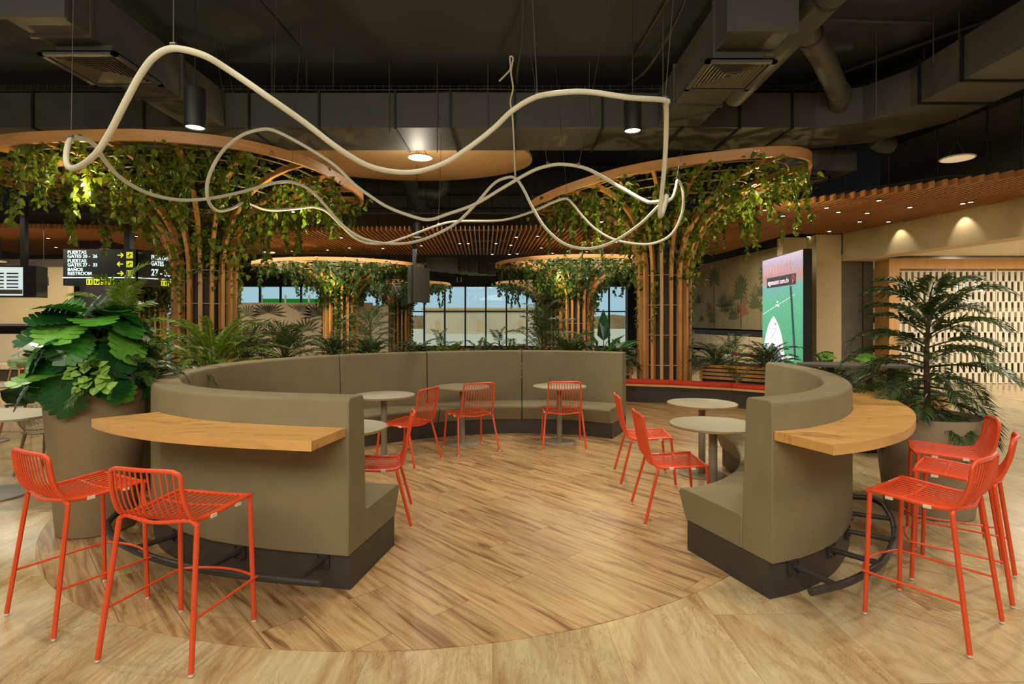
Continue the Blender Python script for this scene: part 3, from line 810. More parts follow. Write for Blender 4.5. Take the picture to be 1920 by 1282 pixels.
# ------------------------------------------------------------------ banquettes
import bisect
BC = (-.2, 5.75)
rp_ = [(17.1, 2.57), (27, 2.66), (38, 2.80), (51.2, 2.93), (70, 2.96), (90, 2.93), (110, 2.87), (127.9, 2.80), (151.9, 2.74), (170, 2.79), (188.4, 2.87), (204, 2.98), (218, 3.03)]
def rad(phi):
    P = [Vector((a, b)) for a, b in rp_]
    for it in range(len(P) - 1):
        if P[it].x <= phi <= P[it + 1].x:
            t = (phi - P[it].x) / (P[it + 1].x - P[it].x)
            a, b, c, d_ = P[max(it - 1, 0)].y, P[it].y, P[it + 1].y, P[min(it + 2, len(P) - 1)].y
            return 0.5 * (2 * b + (c - a) * t + (2 * a - 5 * b + 4 * c - d_) * t * t + (3 * b - a - 3 * c + d_) * t ** 3)
    return P[0].y if phi < P[0].x else P[-1].y
def plan_left(phi):
    r_ = rad(phi); a = R(phi)
    return Vector((BC[0] - r_ * math.sin(a), BC[1] - r_ * math.cos(a)))
def path_left(p0, p1, n):
    out = []
    for i in range(n + 1):
        ph = p0 + (p1 - p0) * i / n
        a = plan_left(max(17.1, ph - 4)); b = plan_left(min(218, ph + 4)); p = plan_left(ph)
        t = (b - a).normalized()
        nrm = Vector((t.y, -t.x))
        if nrm.dot(Vector(BC) - p) < 0: nrm = -nrm
        if ph > 205:
            nrm = nrm.lerp(Vector((-.45, -.89)), (ph - 205) / 13).normalized()
        out.append((p.x, p.y, nrm.x, nrm.y))
    return out
RCV = catmull([(x, y, 0) for x, y in [(1.48, 3.19), (1.74, 3.30), (2.07, 3.55), (2.42, 3.98), (2.66, 4.45), (2.83, 4.95), (2.93, 5.5), (2.96, 6.15)]], 12)
RLEN = [0.0]
for p_, q_ in zip(RCV[:-1], RCV[1:]): RLEN.append(RLEN[-1] + (q_ - p_).length)
def rpos(t):
    L = max(0.0, min(1.0, t / 100.0)) * RLEN[-1]
    i = min(max(bisect.bisect_right(RLEN, L) - 1, 0), len(RCV) - 2)
    return RCV[i].lerp(RCV[i + 1], (L - RLEN[i]) / (RLEN[i + 1] - RLEN[i]))
def path_right(p0, p1, n):
    """p runs 0 to 100 along the outer face"""
    out = []
    for i in range(n + 1):
        t = p0 + (p1 - p0) * i / n
        p = rpos(t); tg = (rpos(min(100, t + 5)) - rpos(max(0, t - 5))).normalized()
        f = 1.0 - .14 * t / 100
        out.append((p.x, p.y, -tg.y * f, tg.x * f))
    return out
HB, ZB = 1.14, 0.206
def back_sect(W):
    return [(0, ZB), (0, HB - .03), (.008, HB - .008), (.03, HB), (.17, HB), (.195, HB - .008), (.205, HB - .03), (.235, .46), (.235, ZB)]
def seat_sect(W, hs=.415):
    return [(.235, ZB), (.235, hs), (W + .04, hs + .005), (W + .075, hs - .005), (W + .09, hs - .03), (W + .01, ZB)]
def banquette(label, pathf, secs, W, n):
    d = thing('curved_banquette', label, 'banquette', (0, 0, 0))
    for (a, b) in secs:
        g = 0.12
        MB().sweep(pathf(a + g, b - g, n), back_sect(W)).build('backrest', M['uph'], d, smooth=True, bevel=.008)
        MB().sweep(pathf(a + g, b - g, n), seat_sect(W)).build('seat', M['uph'], d, smooth=True, bevel=.008)
    a, b = secs[0][0], secs[-1][1]
    MB().sweep(pathf(a + .1, b - .1, n * len(secs)), [(.02, 0), (.02, ZB), (W - .01, ZB), (W - .01, 0)]).build('plinth', M['plinth'], d, smooth=True)
    return d
banquette('long grey curved banquette on a black plinth, wrapping round the left and back', path_left, [(17.1, 74), (74, 128), (128, 156), (156, 187), (187, 218)], .70, 14)
banquette('shorter grey curved banquette at right, beside the wooden counter with three stools', path_right, [(0, 50), (50, 100)], .76, 16)

def counter(label, pathf, p0, p1, w_, n):
    d = thing('curved_counter', label, 'counter', (0, 0, 0))
    P = pathf(p0, p1, n)
    MB().sweep(P, [(-w_, .915), (-w_, .967), (-.003, .967), (-.003, .915)]).build('worktop', M['oak'], d, bevel=.002)
    MB().sweep(P, [(-w_ - .002, .914), (-w_ - .002, .969), (-w_ + .003, .969), (-w_ + .003, .914)]).build('edge_band', M['oakedge'], d, smooth=True)
    return d
counter('curved oak counter on the back of the left banquette, two stools before it', path_left, 17.6, 50.0, .38, 24)
counter('curved oak counter on the back of the right banquette, three stools before it', path_right, .4, 70, .38, 36)
def footrail(label, pathf, p0, p1, br, n, curl):
    d = thing('foot_rail', label, 'foot rail', (0, 0, 0))
    P = [(x - nx * .26, y - ny * .26, .17) for (x, y, nx, ny) in pathf(p0, p1, n)]
    if curl:
        x, y, nx, ny = pathf(p1, p1 + 4, 1)[1]
        P += [(x - nx * .2, y - ny * .2, .17), (x - nx * .1, y - ny * .1, .17), (x - nx * 0 , y - ny * 0, .17)]
    MB().tube(catmull(P, 2), .021, 12).build('rail', M['iron'], d, smooth=True)
    for ph in br:
        x, y, nx, ny = pathf(ph, ph + .1, 1)[0]
        b = MB().tube([(x - nx * .26, y - ny * .26, .17), (x + nx * .016, y + ny * .016, .17)], .017, 10).build('bracket', M['iron'], d, smooth=True)
        pl = MB(); pl.box((x + nx * .012, y + ny * .012, .165), (.012, .085, .085), rz=math.atan2(ny, nx))
        for u in (-1, 1):
            for v_ in (-1, 1):
                pl.box((x + nx * .0 - ny * u * .03, y + ny * .0 + nx * u * .03, .165 + v_ * .03), (.01, .012, .012), rz=math.atan2(ny, nx))
        pl.build('mounting_plate', M['iron'], b)
footrail('black steel foot rail along the plinth of the left banquette', path_left, 18.0, 56, (21, 33, 45), 24, True)
footrail('black steel foot rail along the plinth of the right banquette', path_right, 0.0, 50, (5, 17, 29, 41), 24, True)

# ------------------------------------------------------------------ wire chairs and stools
def wire_seat(hs, hb, kind, label, cat, group, name):
    d = thing(name, label, cat, (0, 0, 0), 0, group)
    s = 1.0
    ft = -.01
    if kind == 'stool':
        prof = [(.225, -.008), (.21, 0), (.10, -.006), (-.03, -.014), (-.12, -.012), (-.165, .008), (-.195, .06), (-.215, .13), (-.228, hb)]
        wf, wr, wt = .215, .205, .19
        fx, fy, rx, ry = .228, .232, .255, -.232
    else:
        prof = [(.235, -.008), (.22, 0), (.10, -.008), (-.03, -.018), (-.13, -.016), (-.18, .008), (-.205, .06), (-.235, .2), (-.262, hb - .03), (-.268, hb)]
        wf, wr, wt = .235, .215, .19
        fx, fy, rx, ry = .255, .262, .267, -.262
    sp_ = catmull([Vector((0, y, z)) for y, z in prof], 4)
    npz = len(sp_)
    def width(i):
        t = i / (npz - 1)
        return wf + (wr - wf) * min(1, t * 2) if t < .5 else wr + (wt - wr) * (t - .5) * 2
    L_ = [Vector((-width(i), p.y, hs + p.z)) for i, p in enumerate(sp_)]
    R_ = [Vector((width(i), p.y, hs + p.z)) for i, p in enumerate(sp_)]
    # rounded top corners, closed perimeter
    c = .035
    top = sp_[-1]
    frame_pts = L_[:-1] + [Vector((-wt + .006, top.y, hs + top.z - .012)), Vector((-wt + c, top.y - .004, hs + top.z)), Vector((0, top.y - .022, hs + top.z + .003)), Vector((wt - c, top.y - .004, hs + top.z)), Vector((wt - .006, top.y, hs + top.z - .012))] + R_[:-1][::-1]
    f0 = sp_[0]
    frame_pts = [Vector((-wf + .0, f0.y, hs + f0.z))] + frame_pts + [Vector((wf, f0.y, hs + f0.z))]
    fm = MB(); fm.tube(frame_pts, .0108, 8)
    fm.tube([(-wf, f0.y, hs + f0.z), (0, f0.y + .012, hs + f0.z - .006), (wf, f0.y, hs + f0.z)], .0095, 8)
    # rear cross tube under the seat that turns down into the rear legs
    fm.tube(catmull([Vector((-wr - .012, -.15, hs - .035)), Vector((-wr + .03, -.155, hs - .012)), Vector((0, -.178, hs - .024)), Vector((wr - .03, -.155, hs - .012)), Vector((wr + .012, -.15, hs - .035))], 5), .009, 8)
    fm.build('frame', M['red'], d, smooth=True)
    g = MB()
    nw = 11
    for k in range(nw):
        u = -1 + 2 * (k + 1) / (nw + 1)
        pts = []
        for i, p in enumerate(sp_):
            t = i / (npz - 1)
            bow = -.02 * (1 - u * u) * max(0, (t - .5) * 2)
            sag = -.012 * (1 - u * u) * (1 if t < .6 else max(0, 1 - (t - .6) * 2.5))
            pts.append(Vector((width(i) * u, p.y + bow, hs + p.z + sag)))
        g.tube(pts, .0042, 6)
    g.tube([(-wf * .95, .08, hs - .012), (0, .08, hs - .024), (wf * .95, .08, hs - .012)], .0045, 6)
    g.build('wire_grid', M['red'], d, smooth=True)
    for (sx, sy) in ((-1, 1), (1, 1), (-1, -1), (1, -1)):
        if sy > 0: a = Vector((sx * wf, f0.y - .012, hs - .008)); b = Vector((sx * fx, fy, .012)); P = [a, a.lerp(b, .06) , b]
        else:
            a = Vector((sx * (wr - .01), -.155, hs - .014)); k1 = Vector((sx * (wr + .012), -.153, hs - .03)); b = Vector((sx * rx, ry, .012)); P = [a, k1, k1.lerp(b, .08), b]
        lg = MB().tube(P, .0122, 8).build('leg', M['red'], d, smooth=True)
        MB().tube([b, b + Vector((0, 0, -.011))], .011, 8).build('foot_glide', M['glide'], lg, smooth=True)
    for (x, y) in ((-1, .12), (1, .12), (-1, -.05), (1, -.05)):
        MB().box((x * (wf + .002), y, hs - .018), (.012, .035, .016)).build('bumper', M['glide'], d)
    if kind == 'stool':
        zf = .235
        t = 1 - zf / (hs)
        fp = lambda sx: Vector((sx * (wf + (fx - wf) * t), f0.y + (fy - f0.y) * t, zf))
        rpnt = lambda sx: Vector((sx * (wr + .012 + (rx - wr - .012) * t), -.153 + (ry + .153) * t, zf))
        st = MB()
        for sx in (-1, 1): st.tube([rpnt(sx), fp(sx) + Vector((sx * .012, 0, 0)), fp(sx) + Vector((sx * .014, .014, 0))], .0065, 8)
        a, b = fp(-1), fp(1)
        st.tube(catmull([a + Vector((0, .012, 0)), a.lerp(b, .25) + Vector((0, .05, 0)), a.lerp(b, .5) + Vector((0, .062, 0)), a.lerp(b, .75) + Vector((0, .05, 0)), b + Vector((0, .012, 0))], 5), .0065, 8)
        st.build('footrest', M['red'], d, smooth=True)
    return d
def place(o, x, y, head):
    """head: degrees clockwise from straight ahead"""
    o.location = (x, y, 0.004 if True else 0); o.rotation_euler = (0, 0, -R(head))
st = [(-1.638, 2.79, 12.2, 'orange-red wire bar stool nearest the camera, at the left oak counter'),
      (-2.40, 3.115, 28.0, 'orange-red wire bar stool farthest left, in front of the tall planter'),
      (2.24, 2.99, -35.7, 'orange-red wire bar stool nearest the camera, at the right oak counter'),
      (2.785, 3.455, -47, 'orange-red wire bar stool in the middle of the three at right'),
      (3.12, 3.98, -60, 'orange-red wire bar stool farthest back of the three, before the potted palm')]
for i, (x, y, h, l) in enumerate(st):
    if i == 0: s0 = wire_seat(.675, .235, 'stool', l, 'bar stool', 'orange-red bar stools at the counters', 'bar_stool'); o = s0
    else: o = dup(s0, (0, 0, 0), 0, l)
    place(o, x, y, h)
ch = [(.645, 7.12, 0, 'orange-red wire chair seen squarely from behind, at the rightmost back table'),
      (-.51, 6.93, -27, 'orange-red wire chair at the back table left of centre, turned slightly left'),
      (-1.16, 6.31, -65, 'orange-red wire chair facing left at the table behind the left banquette end'),
      (-1.08, 4.525, -100, 'orange-red wire chair nearest the left banquette end, back curling toward centre'),
      (1.33, 5.655, 94, 'orange-red wire chair facing right, the farther of the two at right'),
      (1.30, 4.61, 91, 'orange-red wire chair facing right, the nearer of the two at right')]
for i, (x, y, h, l) in enumerate(ch):
    if i == 0: c0 = wire_seat(.455, .385, 'chair', l, 'chair', 'orange-red chairs inside the banquette circle', 'wire_chair'); o = c0
    else: o = dup(c0, (0, 0, 0), 0, l)
    place(o, x, y, h)

# ------------------------------------------------------------------ round tables
def table(label, x, y, r_=.35, h=.74, group='small round tables inside the banquette circle', base=.23):
    d = thing('round_table', label, 'table', (x, y, .004), 0, group)
    t = MB().lathe([(.001, h - .022), (r_ - .004, h - .022), (r_, h - .018), (r_, h - .003), (r_ - .003, h), (.001, h)], seg=48, caps=False).build('tabletop', M['ttop'], d, smooth=True)
    MB().lathe([(r_ + .0015, h - .019), (r_ + .0015, h - .003)], seg=48, caps=False).build('edge', M['tedge'], t, smooth=True)
    MB().lathe([(.035, .012), (.035, h - .022)], seg=20).build('pedestal', M['tpole'], d, smooth=True)
    MB().lathe([(base, 0), (base, .008), (base - .01, .014), (.04, .018), (.04, .03), (.001, .03)], seg=40).build('base', M['tpole'], d, smooth=True)
    return d
t0 = table('small round table farthest left, behind the left banquette end', -1.47, 6.43)
for (x, y, l) in [(-.645, 7.26, 'small round table at the back banquette, left of centre'), (.62, 7.32, 'small round table at the back banquette, right of centre'),
                  (-1.36, 4.50, 'small round table half hidden behind the near left banquette end'), (1.97, 5.81, 'farther small round table by the right banquette'), (1.665, 4.64, 'nearer small round table by the right banquette')]:
    dup(t0, (x, y, .004), 0, l)

# ------------------------------------------------------------------ plants
def frond(mb, base, az, el, L, droop, nl, ll, lw, rng, twist=0.0, stem=0.3, vee=.35):
    """a feather frond: rachis with leaflets on both sides"""
    dirh = Vector((math.cos(az), math.sin(az), 0))
    pts = []; p = Vector(base); e = el; n = 14
    for i in range(n + 1):
        pts.append(p.copy())
        d = dirh * math.cos(e) + Vector((0, 0, math.sin(e)))
        p = p + d * (L / n); e -= droop / n * (0.4 + 1.2 * i / n)
    mb.tube(pts, .006, 4, caps=False, radii=[.008 * (1 - .8 * i / n) * (.5 + L) for i in range(n + 1)])
    side = Vector((-dirh.y, dirh.x, 0))
    for k in range(nl):
        t = stem + (1 - stem) * k / (nl - 1)
        f = t * n; i = min(int(f), n - 1); q = pts[i].lerp(pts[i + 1], f - i)
        tg = (pts[i + 1] - pts[i]).normalized()
        up = side.cross(tg) * -1
        if up.z < 0: up = -up
        env = math.sin(PI * min(1, .18 + .82 * (k / (nl - 1)) ** .9)) ** .6 if k < nl - 1 else .35
        for sd_ in (-1, 1):
            ln = ll * (.35 + .65 * env) * rng.uniform(.85, 1.1)
            ang = 1.12 - .55 * t
            dd = (tg * math.cos(ang) + side * sd_ * math.sin(ang) + up * vee * rng.uniform(.4, 1.1)).normalized()
            mid = q + dd * ln * .5
            end = q + dd * ln + Vector((0, 0, -ln * rng.uniform(.12, .42)))
            w_ = lw * .5
            wv = tg * w_
            mb.add([q, mid - wv, end, mid + wv], [(0, 1, 2, 3)])
def palm_plant(name, label, loc, nf, L, ll, lw, el=(20, 75), droop=1.5, mat='palm', trunk=0, seed=1, group=None, nl=22, parts=True, pot=None, cat='palm', spread=None):
    rng = random.Random(seed)
    d = thing(name, label, cat, loc, 0, group)
    z = 0
    if pot:
        r_, h, pm = pot
        MB().lathe([(r_ * .78, 0), (r_, h), (r_ * .93, h), (r_ * .9, h - .04), (.001, h - .04)], seg=36, caps=False).build('pot', M[pm], d, smooth=True)
        MB().lathe([(.001, h - .05), (r_ * .92, h - .045)], seg=30, caps=False).build('soil', M['soil'], d, smooth=True)
        z = h - .05
    if trunk:
        MB().tube([(0, 0, z), (rng.uniform(-.02, .02), 0, z + trunk * .5), (0.01, .0, z + trunk)], .02, 8, radii=[.028, .02, .012]).build('trunk', M['bark'], d, smooth=True)
    one = LB()
    for k in range(nf):  # fronds spiral up the stem
        az = k * 2.399 + rng.uniform(-.3, .3)
        t = k / max(1, nf - 1)
        e = R(el[0] + (el[1] - el[0]) * t + rng.uniform(-6, 6))
        zz = z + (trunk * (.08 + .9 * t) if trunk else .02)
        m_ = LB() if parts else one
        frond(m_, (0, 0, zz), az, e, L * rng.uniform(.75, 1.1) * (1 - .2 * t if trunk else 1), droop * rng.uniform(.7, 1.2), nl, ll, lw, rng)
        if parts: m_.build('frond', M[mat], d)
    if not parts: one.build('foliage', M[mat], d)
    return d
def monstera_leaf(mb, base, d, up, L, W, droop=.3):
    d = d.normalized(); x = d.cross(up).normalized(); n = x.cross(d)
    def q(a, b):
        return base + d * (a * L) + x * (b * W) + n * (-(a ** 2) * droop * L + abs(b) * .12 * W)
    lobes = 6
    prof = lambda t: .56 * math.sin(PI * min(1, (t * .80 + .20))) ** .5
    for s_ in (-1, 1):
        mb.add([q(.04, 0), q(-.10, s_ * .10), q(-.13, s_ * .28), q(-.02, s_ * .46), q(.08, s_ * .36)], [(0, 1, 2, 3, 4)])
        for k in range(lobes):
            t0_, t1_ = .02 + .94 * k / lobes, .02 + .94 * (k + 1) / lobes
            e0, e1 = prof(t0_), prof(t1_)
            g = .040
            inner = .50
            mb.add([q(t0_, 0), q(t1_, 0), q(t1_ + .05, s_ * e1 * inner), q(t0_ + .05, s_ * e0 * inner)], [(0, 1, 2, 3)])
            mb.add([q(t0_ + .05, s_ * e0 * inner), q(t1_ + .05 - g * .3, s_ * e1 * inner), q(t1_ + .09 - g, s_ * e1 * .98), q((t0_ + t1_) / 2 + .09, s_ * max(e0, e1) * 1.03), q(t0_ + .07, s_ * e0 * .96)], [(0, 1, 2, 3, 4)])

def big_planter(label, x, y, r_top, r_bot, h, mat, name='planter'):
    d = thing(name, label, 'planter', (x, y, .004))
    MB().lathe([(r_bot - .01, 0), (r_bot, .01), (r_top, h - .02), (r_top, h), (r_top - .03, h), (r_top - .035, h - .06), (.001, h - .06)], seg=48, caps=False).build('pot', M[mat], d, smooth=True)
    MB().lathe([(.001, h - .055), (r_top - .035, h - .055)], seg=36, caps=False).build('soil', M['soil'], d)
    return d
PX, PY = -3.2, 4.32
big_planter('tall taupe planter full of monstera, behind the left bar stools', PX, PY, .345, .255, 1.17, 'pot')
big_planter('tall taupe planter with ferns, just behind the monstera planter', -3.62, 5.35, .30, .22, 1.10, 'pot', 'fern_planter')
big_planter('taupe planter holding a yellow-green fern, behind the left banquette', -3.72, 6.95, .34, .25, 1.0, 'pot', 'fern_planter')
# monstera
rng = random.Random(11)
mo = thing('monstera_plant', 'glossy monstera with split leaves spilling over the tall left planter', 'plant', (PX, PY - .03, 1.12))
for k in range(108):
    az = rng.uniform(0, 2 * PI); el = math.asin(rng.uniform(-.15, .97))
    rr = rng.uniform(.14, .32)
    p = Vector((math.cos(az) * rr * (.35 + .65 * math.cos(el)), math.sin(az) * rr * (.35 + .65 * math.cos(el)), .12 + math.sin(el) * .44))
    tw = az + rng.uniform(-1.0, 1.0)
    dd = Vector((math.cos(tw) * .8, math.sin(tw) * .8, rng.uniform(-1.3, .1) if el < .8 else rng.uniform(-.4, .5)))
    L = rng.uniform(.19, .29)
    mb_ = LB(); monstera_leaf(mb_, p, dd, Vector((math.cos(az) + rng.uniform(-.4, .4), math.sin(az) + rng.uniform(-.4, .4), .35 + max(0, el))), L, L * 1.05)
    lf = mb_.build('leaf', M['monst'], mo)
    stt = MB(); stt.tube(catmull([Vector((0, 0, -.02)) + p * .08, p * .5 + Vector((0, 0, .04)), p], 3), .004, 5); stt.build('stem', M['fern'], lf)
pp = thing('watermelon_vine', 'trailing vine with round pale-striped leaves hanging over the left planter rim', 'plant', (PX + .18, PY - .30, 1.17))
for k in range(5):
    m_ = LB(); a = -1.9 + k * .35
    st_ = Vector((.06 * k - .1, 0, .02 + .03 * (k % 2)))
    for j in range(5):
        q_ = st_ + Vector((rng.uniform(-.04, .04) + .012 * j, -.03 - .012 * j, .09 - .038 * j))
        m_.leaf(q_, Vector((rng.uniform(-.7, .7), -.7, rng.uniform(-.9, .1))), Vector((0, -.8, .6)), rng.uniform(.06, .075), .085, .08, .03)
    m_.build('trailing_stem', M['pep'], pp)
palm_plant('parlour_palm', 'slender palm rising from the tall left planter before the gate sign', (PX + .08, PY + .14, 1.12), 17, .44, .17, .02, (12, 82), 1.1, 'fern', trunk=.60, seed=4, nl=24)
palm_plant('fern_plant', 'arching green fern at the right of the left planter', (PX + .18, PY + .02, 1.14), 26, .55, .09, .022, (5, 70), 1.5, 'palm', seed=7, nl=30, cat='fern')
palm_plant('fern_plant', 'yellow-green sword fern in the planter beside the banquette back', (-3.72, 6.95, .95), 34, 1.0, .11, .03, (15, 78), 1.5, 'fern', seed=9, nl=38, cat='fern')
palm_plant('fern_plant', 'dark drooping fern over the top corner of the left banquette', (-3.5, 5.3, 1.05), 26, .8, .1, .026, (10, 75), 1.9, 'palm', seed=19, nl=32, cat='fern', pot=None)
birds = thing('broadleaf_plant', 'upright broad-leaved plant behind the yellow-green fern', 'plant', (-3.66, 5.42, 1.05))
for k in range(9):
    m_ = LB(); a = k * 2.4
    m_.leaf(Vector((math.cos(a) * .08, math.sin(a) * .08, .1)), Vector((math.cos(a) * .35, math.sin(a) * .35, 1)), Vector((math.cos(a), math.sin(a), .1)), rng.uniform(.3, .48), .13, .15, .2)
    m_.build('leaf', M['monst'], birds)

# potted palm at right
palm_plant('potted_palm', 'big potted palm with drooping dark fronds beside the right bar stools', (3.52, 4.74, .004), 44, .68, .20, .024, (-12, 60), 1.35, 'palmd', trunk=.98, seed=21, nl=34, pot=(.40, .80, 'pot2'))

# ------------------------------------------------------------------ tree-shaped columns with vines
def closed_dist(rim, a):
    """distance from the origin to the rim polygon in direction a"""
    d = Vector((math.cos(a), math.sin(a))); best = 1.0
    n = len(rim)
    for i in range(n):
        p = rim[i]; q = rim[(i + 1) % n]
        e = q - p; den = d.x * e.y - d.y * e.x
        if abs(den) < 1e-9: continue
        t = (p.x * e.y - p.y * e.x) / den; u = (p.x * d.y - p.y * d.x) / den
        if t > 0 and -1e-6 <= u <= 1 + 1e-6: best = t
    return best
def tree(name, label, loc, rim_pts, z0, zr, rc, zs, nribs, seed, nleaf, nvine, rods, rimh=.16, vmat='vine', leafL=.11, dens=1.0, low=1.0):
    rng = random.Random(seed)
    d = thing(name, label, 'tree column', loc)
    rim = [Vector((p.x, p.y)) for p in catmull([Vector((x, y, 0)) for x, y in rim_pts], 8, closed=True)]
    # rim band
    n = len(rim); m_ = MB(); vs = []; fs = []
    for i, p in enumerate(rim):
        t = (rim[(i + 1) % n] - rim[i - 1]).normalized(); nr = Vector((t.y, -t.x))
        for (o_, z) in ((0, zr), (0, zr + rimh), (-.05, zr + rimh), (-.05, zr)):
            vs.append((p.x + nr.x * o_, p.y + nr.y * o_, z))
    for i in range(n):
        j = (i + 1) % n
        for k in range(4):
            k2 = (k + 1) % 4
            fs.append((i * 4 + k, j * 4 + k, j * 4 + k2, i * 4 + k2))
    m_.add(vs, fs); m_.build('canopy_rim', M['rimwood'], d, smooth=True)
    # core
    MB().lathe([(rc * .84, z0), (rc * .84, zs + .5), (rc * .6, zs + 1.1)], seg=24).build('column_core', M['core'], d, smooth=True)
    MB().lathe([(rc * .98, z0), (rc * .98, z0 + .03)], seg=32).build('base_ring', M['core'], d, smooth=True)
    paths = []
    for k in range(nribs):
        a = 2 * PI * (k + .5) / nribs
        D = closed_dist(rim, a) - .03
        pts = [(rc, z0 + .02), (rc, (z0 + zs) / 2), (rc, zs)]
        for j in range(1, 11):
            t = j / 10 * PI / 2
            pts.append((rc + (D - rc) * (1 - math.cos(t)) ** 1.15, zs + (zr + .06 - zs) * math.sin(t) ** .95))
        m_ = MB(); ca, sa = math.cos(a), math.sin(a); w2 = .031; dp = .05; vs = []; N = len(pts)
        for i, (r_, z) in enumerate(pts):
            q = pts[min(i + 1, N - 1)]; p_ = pts[max(i - 1, 0)]
            tx, tz = q[0] - p_[0], q[1] - p_[1]; l_ = math.hypot(tx, tz); nx, nz = tz / l_, -tx / l_
            for (u, v_) in ((-1, -1), (1, -1), (1, 1), (-1, 1)):
                rr = r_ + nx * dp * v_; zz = z + nz * dp * v_
                vs.append((rr * ca - u * w2 * sa, rr * sa + u * w2 * ca, zz))
        fs = []
        for i in range(N - 1):
            for c in range(4):
                c2 = (c + 1) % 4
                fs.append((i * 4 + c, i * 4 + c2, (i + 1) * 4 + c2, (i + 1) * 4 + c))
        fs += [(3, 2, 1, 0), tuple((N - 1) * 4 + c for c in range(4))]
        m_.add(vs, fs); m_.build('rib', M['treewood'], d)
        paths.append((a, pts, D))
    for z in rods:
        MB().tube([(math.cos(R(b)) * (rc - .0), math.sin(R(b)) * (rc - .0), z) for b in range(0, 360, 10)], .008, 5, closed=True).build('tie_rod', M['rod'], d, smooth=True)
    for fr_ in (.4, .55, .7, .85):
        z = zs + (zr - zs) * math.sin(math.acos(max(0, 1 - fr_ ** (1 / 1.15)))) ** .95 + .07
        P = []
        for b in range(0, 360, 12):
            D = closed_dist(rim, R(b)) - .03; r_ = rc + (D - rc) * fr_
            P.append((math.cos(R(b)) * r_, math.sin(R(b)) * r_, z))
        MB().tube(catmull(P, 2, closed=True), .013, 6, closed=True).build('canopy_ring', M['rod'], d, smooth=True)
    # foliage gathered round the ribs
    L_ = LB()
    for k in range(nleaf):
        a, pts, D = paths[rng.randrange(nribs)]
        s = rng.random() ** .75
        f_ = 2 + s * (len(pts) - 3.01); i = int(f_)
        r_ = pts[i][0] + (pts[i + 1][0] - pts[i][0]) * (f_ - i); z = pts[i][1] + (pts[i + 1][1] - pts[i][1]) * (f_ - i)
        clump = math.sin(a * 5 + seed) * math.sin(z * 4 + a * 3) > -.35 * dens
        if not clump: continue
        aa = a + rng.gauss(0, .10) ; r_ += rng.gauss(0, .13); z += rng.gauss(-.06, .13)
        if z > zr + rimh: z = zr
        p = Vector((math.cos(aa) * r_, math.sin(aa) * r_, z))
        dr_ = Vector((rng.uniform(-1, 1), rng.uniform(-1, 1), rng.uniform(-1.3, .3)))
        sz = leafL * rng.uniform(.7, 1.3)
        L_.leaf(p, dr_, Vector((rng.uniform(-.6, .6), rng.uniform(-.6, .6), 1)), sz, sz * .8)
    # trails climbing on the lower column
    for k in range(int(nribs * .6)):
        a = 2 * PI * rng.random(); z = zs + .3; zend = z0 + rng.uniform(.3, 1.3) * low
        while z > zend:
            a += rng.uniform(-.035, .035)
            rr = rc + rng.uniform(.0, .1)
            p = Vector((math.cos(a) * rr, math.sin(a) * rr, z))
            out = Vector((math.cos(a), math.sin(a), 0))
            for q in range(2):
                sz = leafL * .8 * rng.uniform(.6, 1.1)
                L_.leaf(p, out * .5 + Vector((rng.uniform(-1, 1), rng.uniform(-1, 1), rng.uniform(-1, .4))), out + Vector((0, 0, .4)), sz, sz * .8)
            z -= rng.uniform(.03, .07)
    L_.build('ivy_foliage', M[vmat], d)['kind'] = 'stuff'
    for k in range(nvine):
        a = rng.uniform(0, 2 * PI); D = closed_dist(rim, a); fr_ = rng.uniform(.3, 1.0) ** .7
        r_ = rc + (D - rc) * fr_
        zt = zs + (zr - zs) * math.sin(math.acos(max(0, 1 - fr_ ** (1 / 1.15)))) ** .95
        ln = rng.uniform(.25, 1.15)
        V = LB(); p = Vector((math.cos(a) * r_, math.sin(a) * r_, zt + .05)); P = [p.copy()]
        for s_ in range(int(ln / .045)):
            p += Vector((rng.uniform(-.018, .018), rng.uniform(-.018, .018), -.045)); P.append(p.copy())
            sz = leafL * rng.uniform(.65, 1.15)
            for q in range(1 + (rng.random() < .6)):
                V.leaf(p, Vector((rng.uniform(-1, 1), rng.uniform(-1, 1), rng.uniform(-1.2, -.1))), Vector((rng.uniform(-1, 1), rng.uniform(-1, 1), .8)), sz, sz * .8)
        V.tube(P, .004, 4, caps=False)
        V.build('hanging_vine', M[vmat], d)
    return d
ct = (3.15, 11.6)
rimR = [(.47, 12.9), (.75, 11.7), (1.4, 10.5), (2.03, 9.7), (2.93, 9.06), (3.95, 8.64), (4.6, 8.75), (5.0, 9.35), (5.6, 10.8), (5.8, 12.4), (5.0, 14.0), (3.3, 14.7), (1.5, 14.2)]
tree('tree_column', 'large vine-covered wooden tree column at right, rising behind the red bench', (ct[0], ct[1], 0), [(x - ct[0], y - ct[1]) for x, y in rimR], .004, 4.12, .5, 2.35, 18, 31, 4600, 80, (.7, 1.3, 1.9, 2.5))
cl = (-5.75, 10.5)
rimL = [(-3.15, 11.6), (-3.25, 9.7), (-3.55, 8.8), (-4.1, 8.2), (-4.9, 7.9), (-5.7, 7.85), (-7.4, 8.1), (-8.8, 9.0), (-9.4, 10.8), (-8.8, 12.6), (-7.0, 13.6), (-5.0, 13.5), (-3.7, 12.8)]
tree('tree_column', 'large vine-covered wooden tree column at left, behind the tall planters', (cl[0], cl[1], 0), [(x - cl[0], y - cl[1]) for x, y in rimL], 0.004, 4.10, .5, 2.3, 18, 32, 6200, 96, (.7, 1.3, 1.9, 2.5))
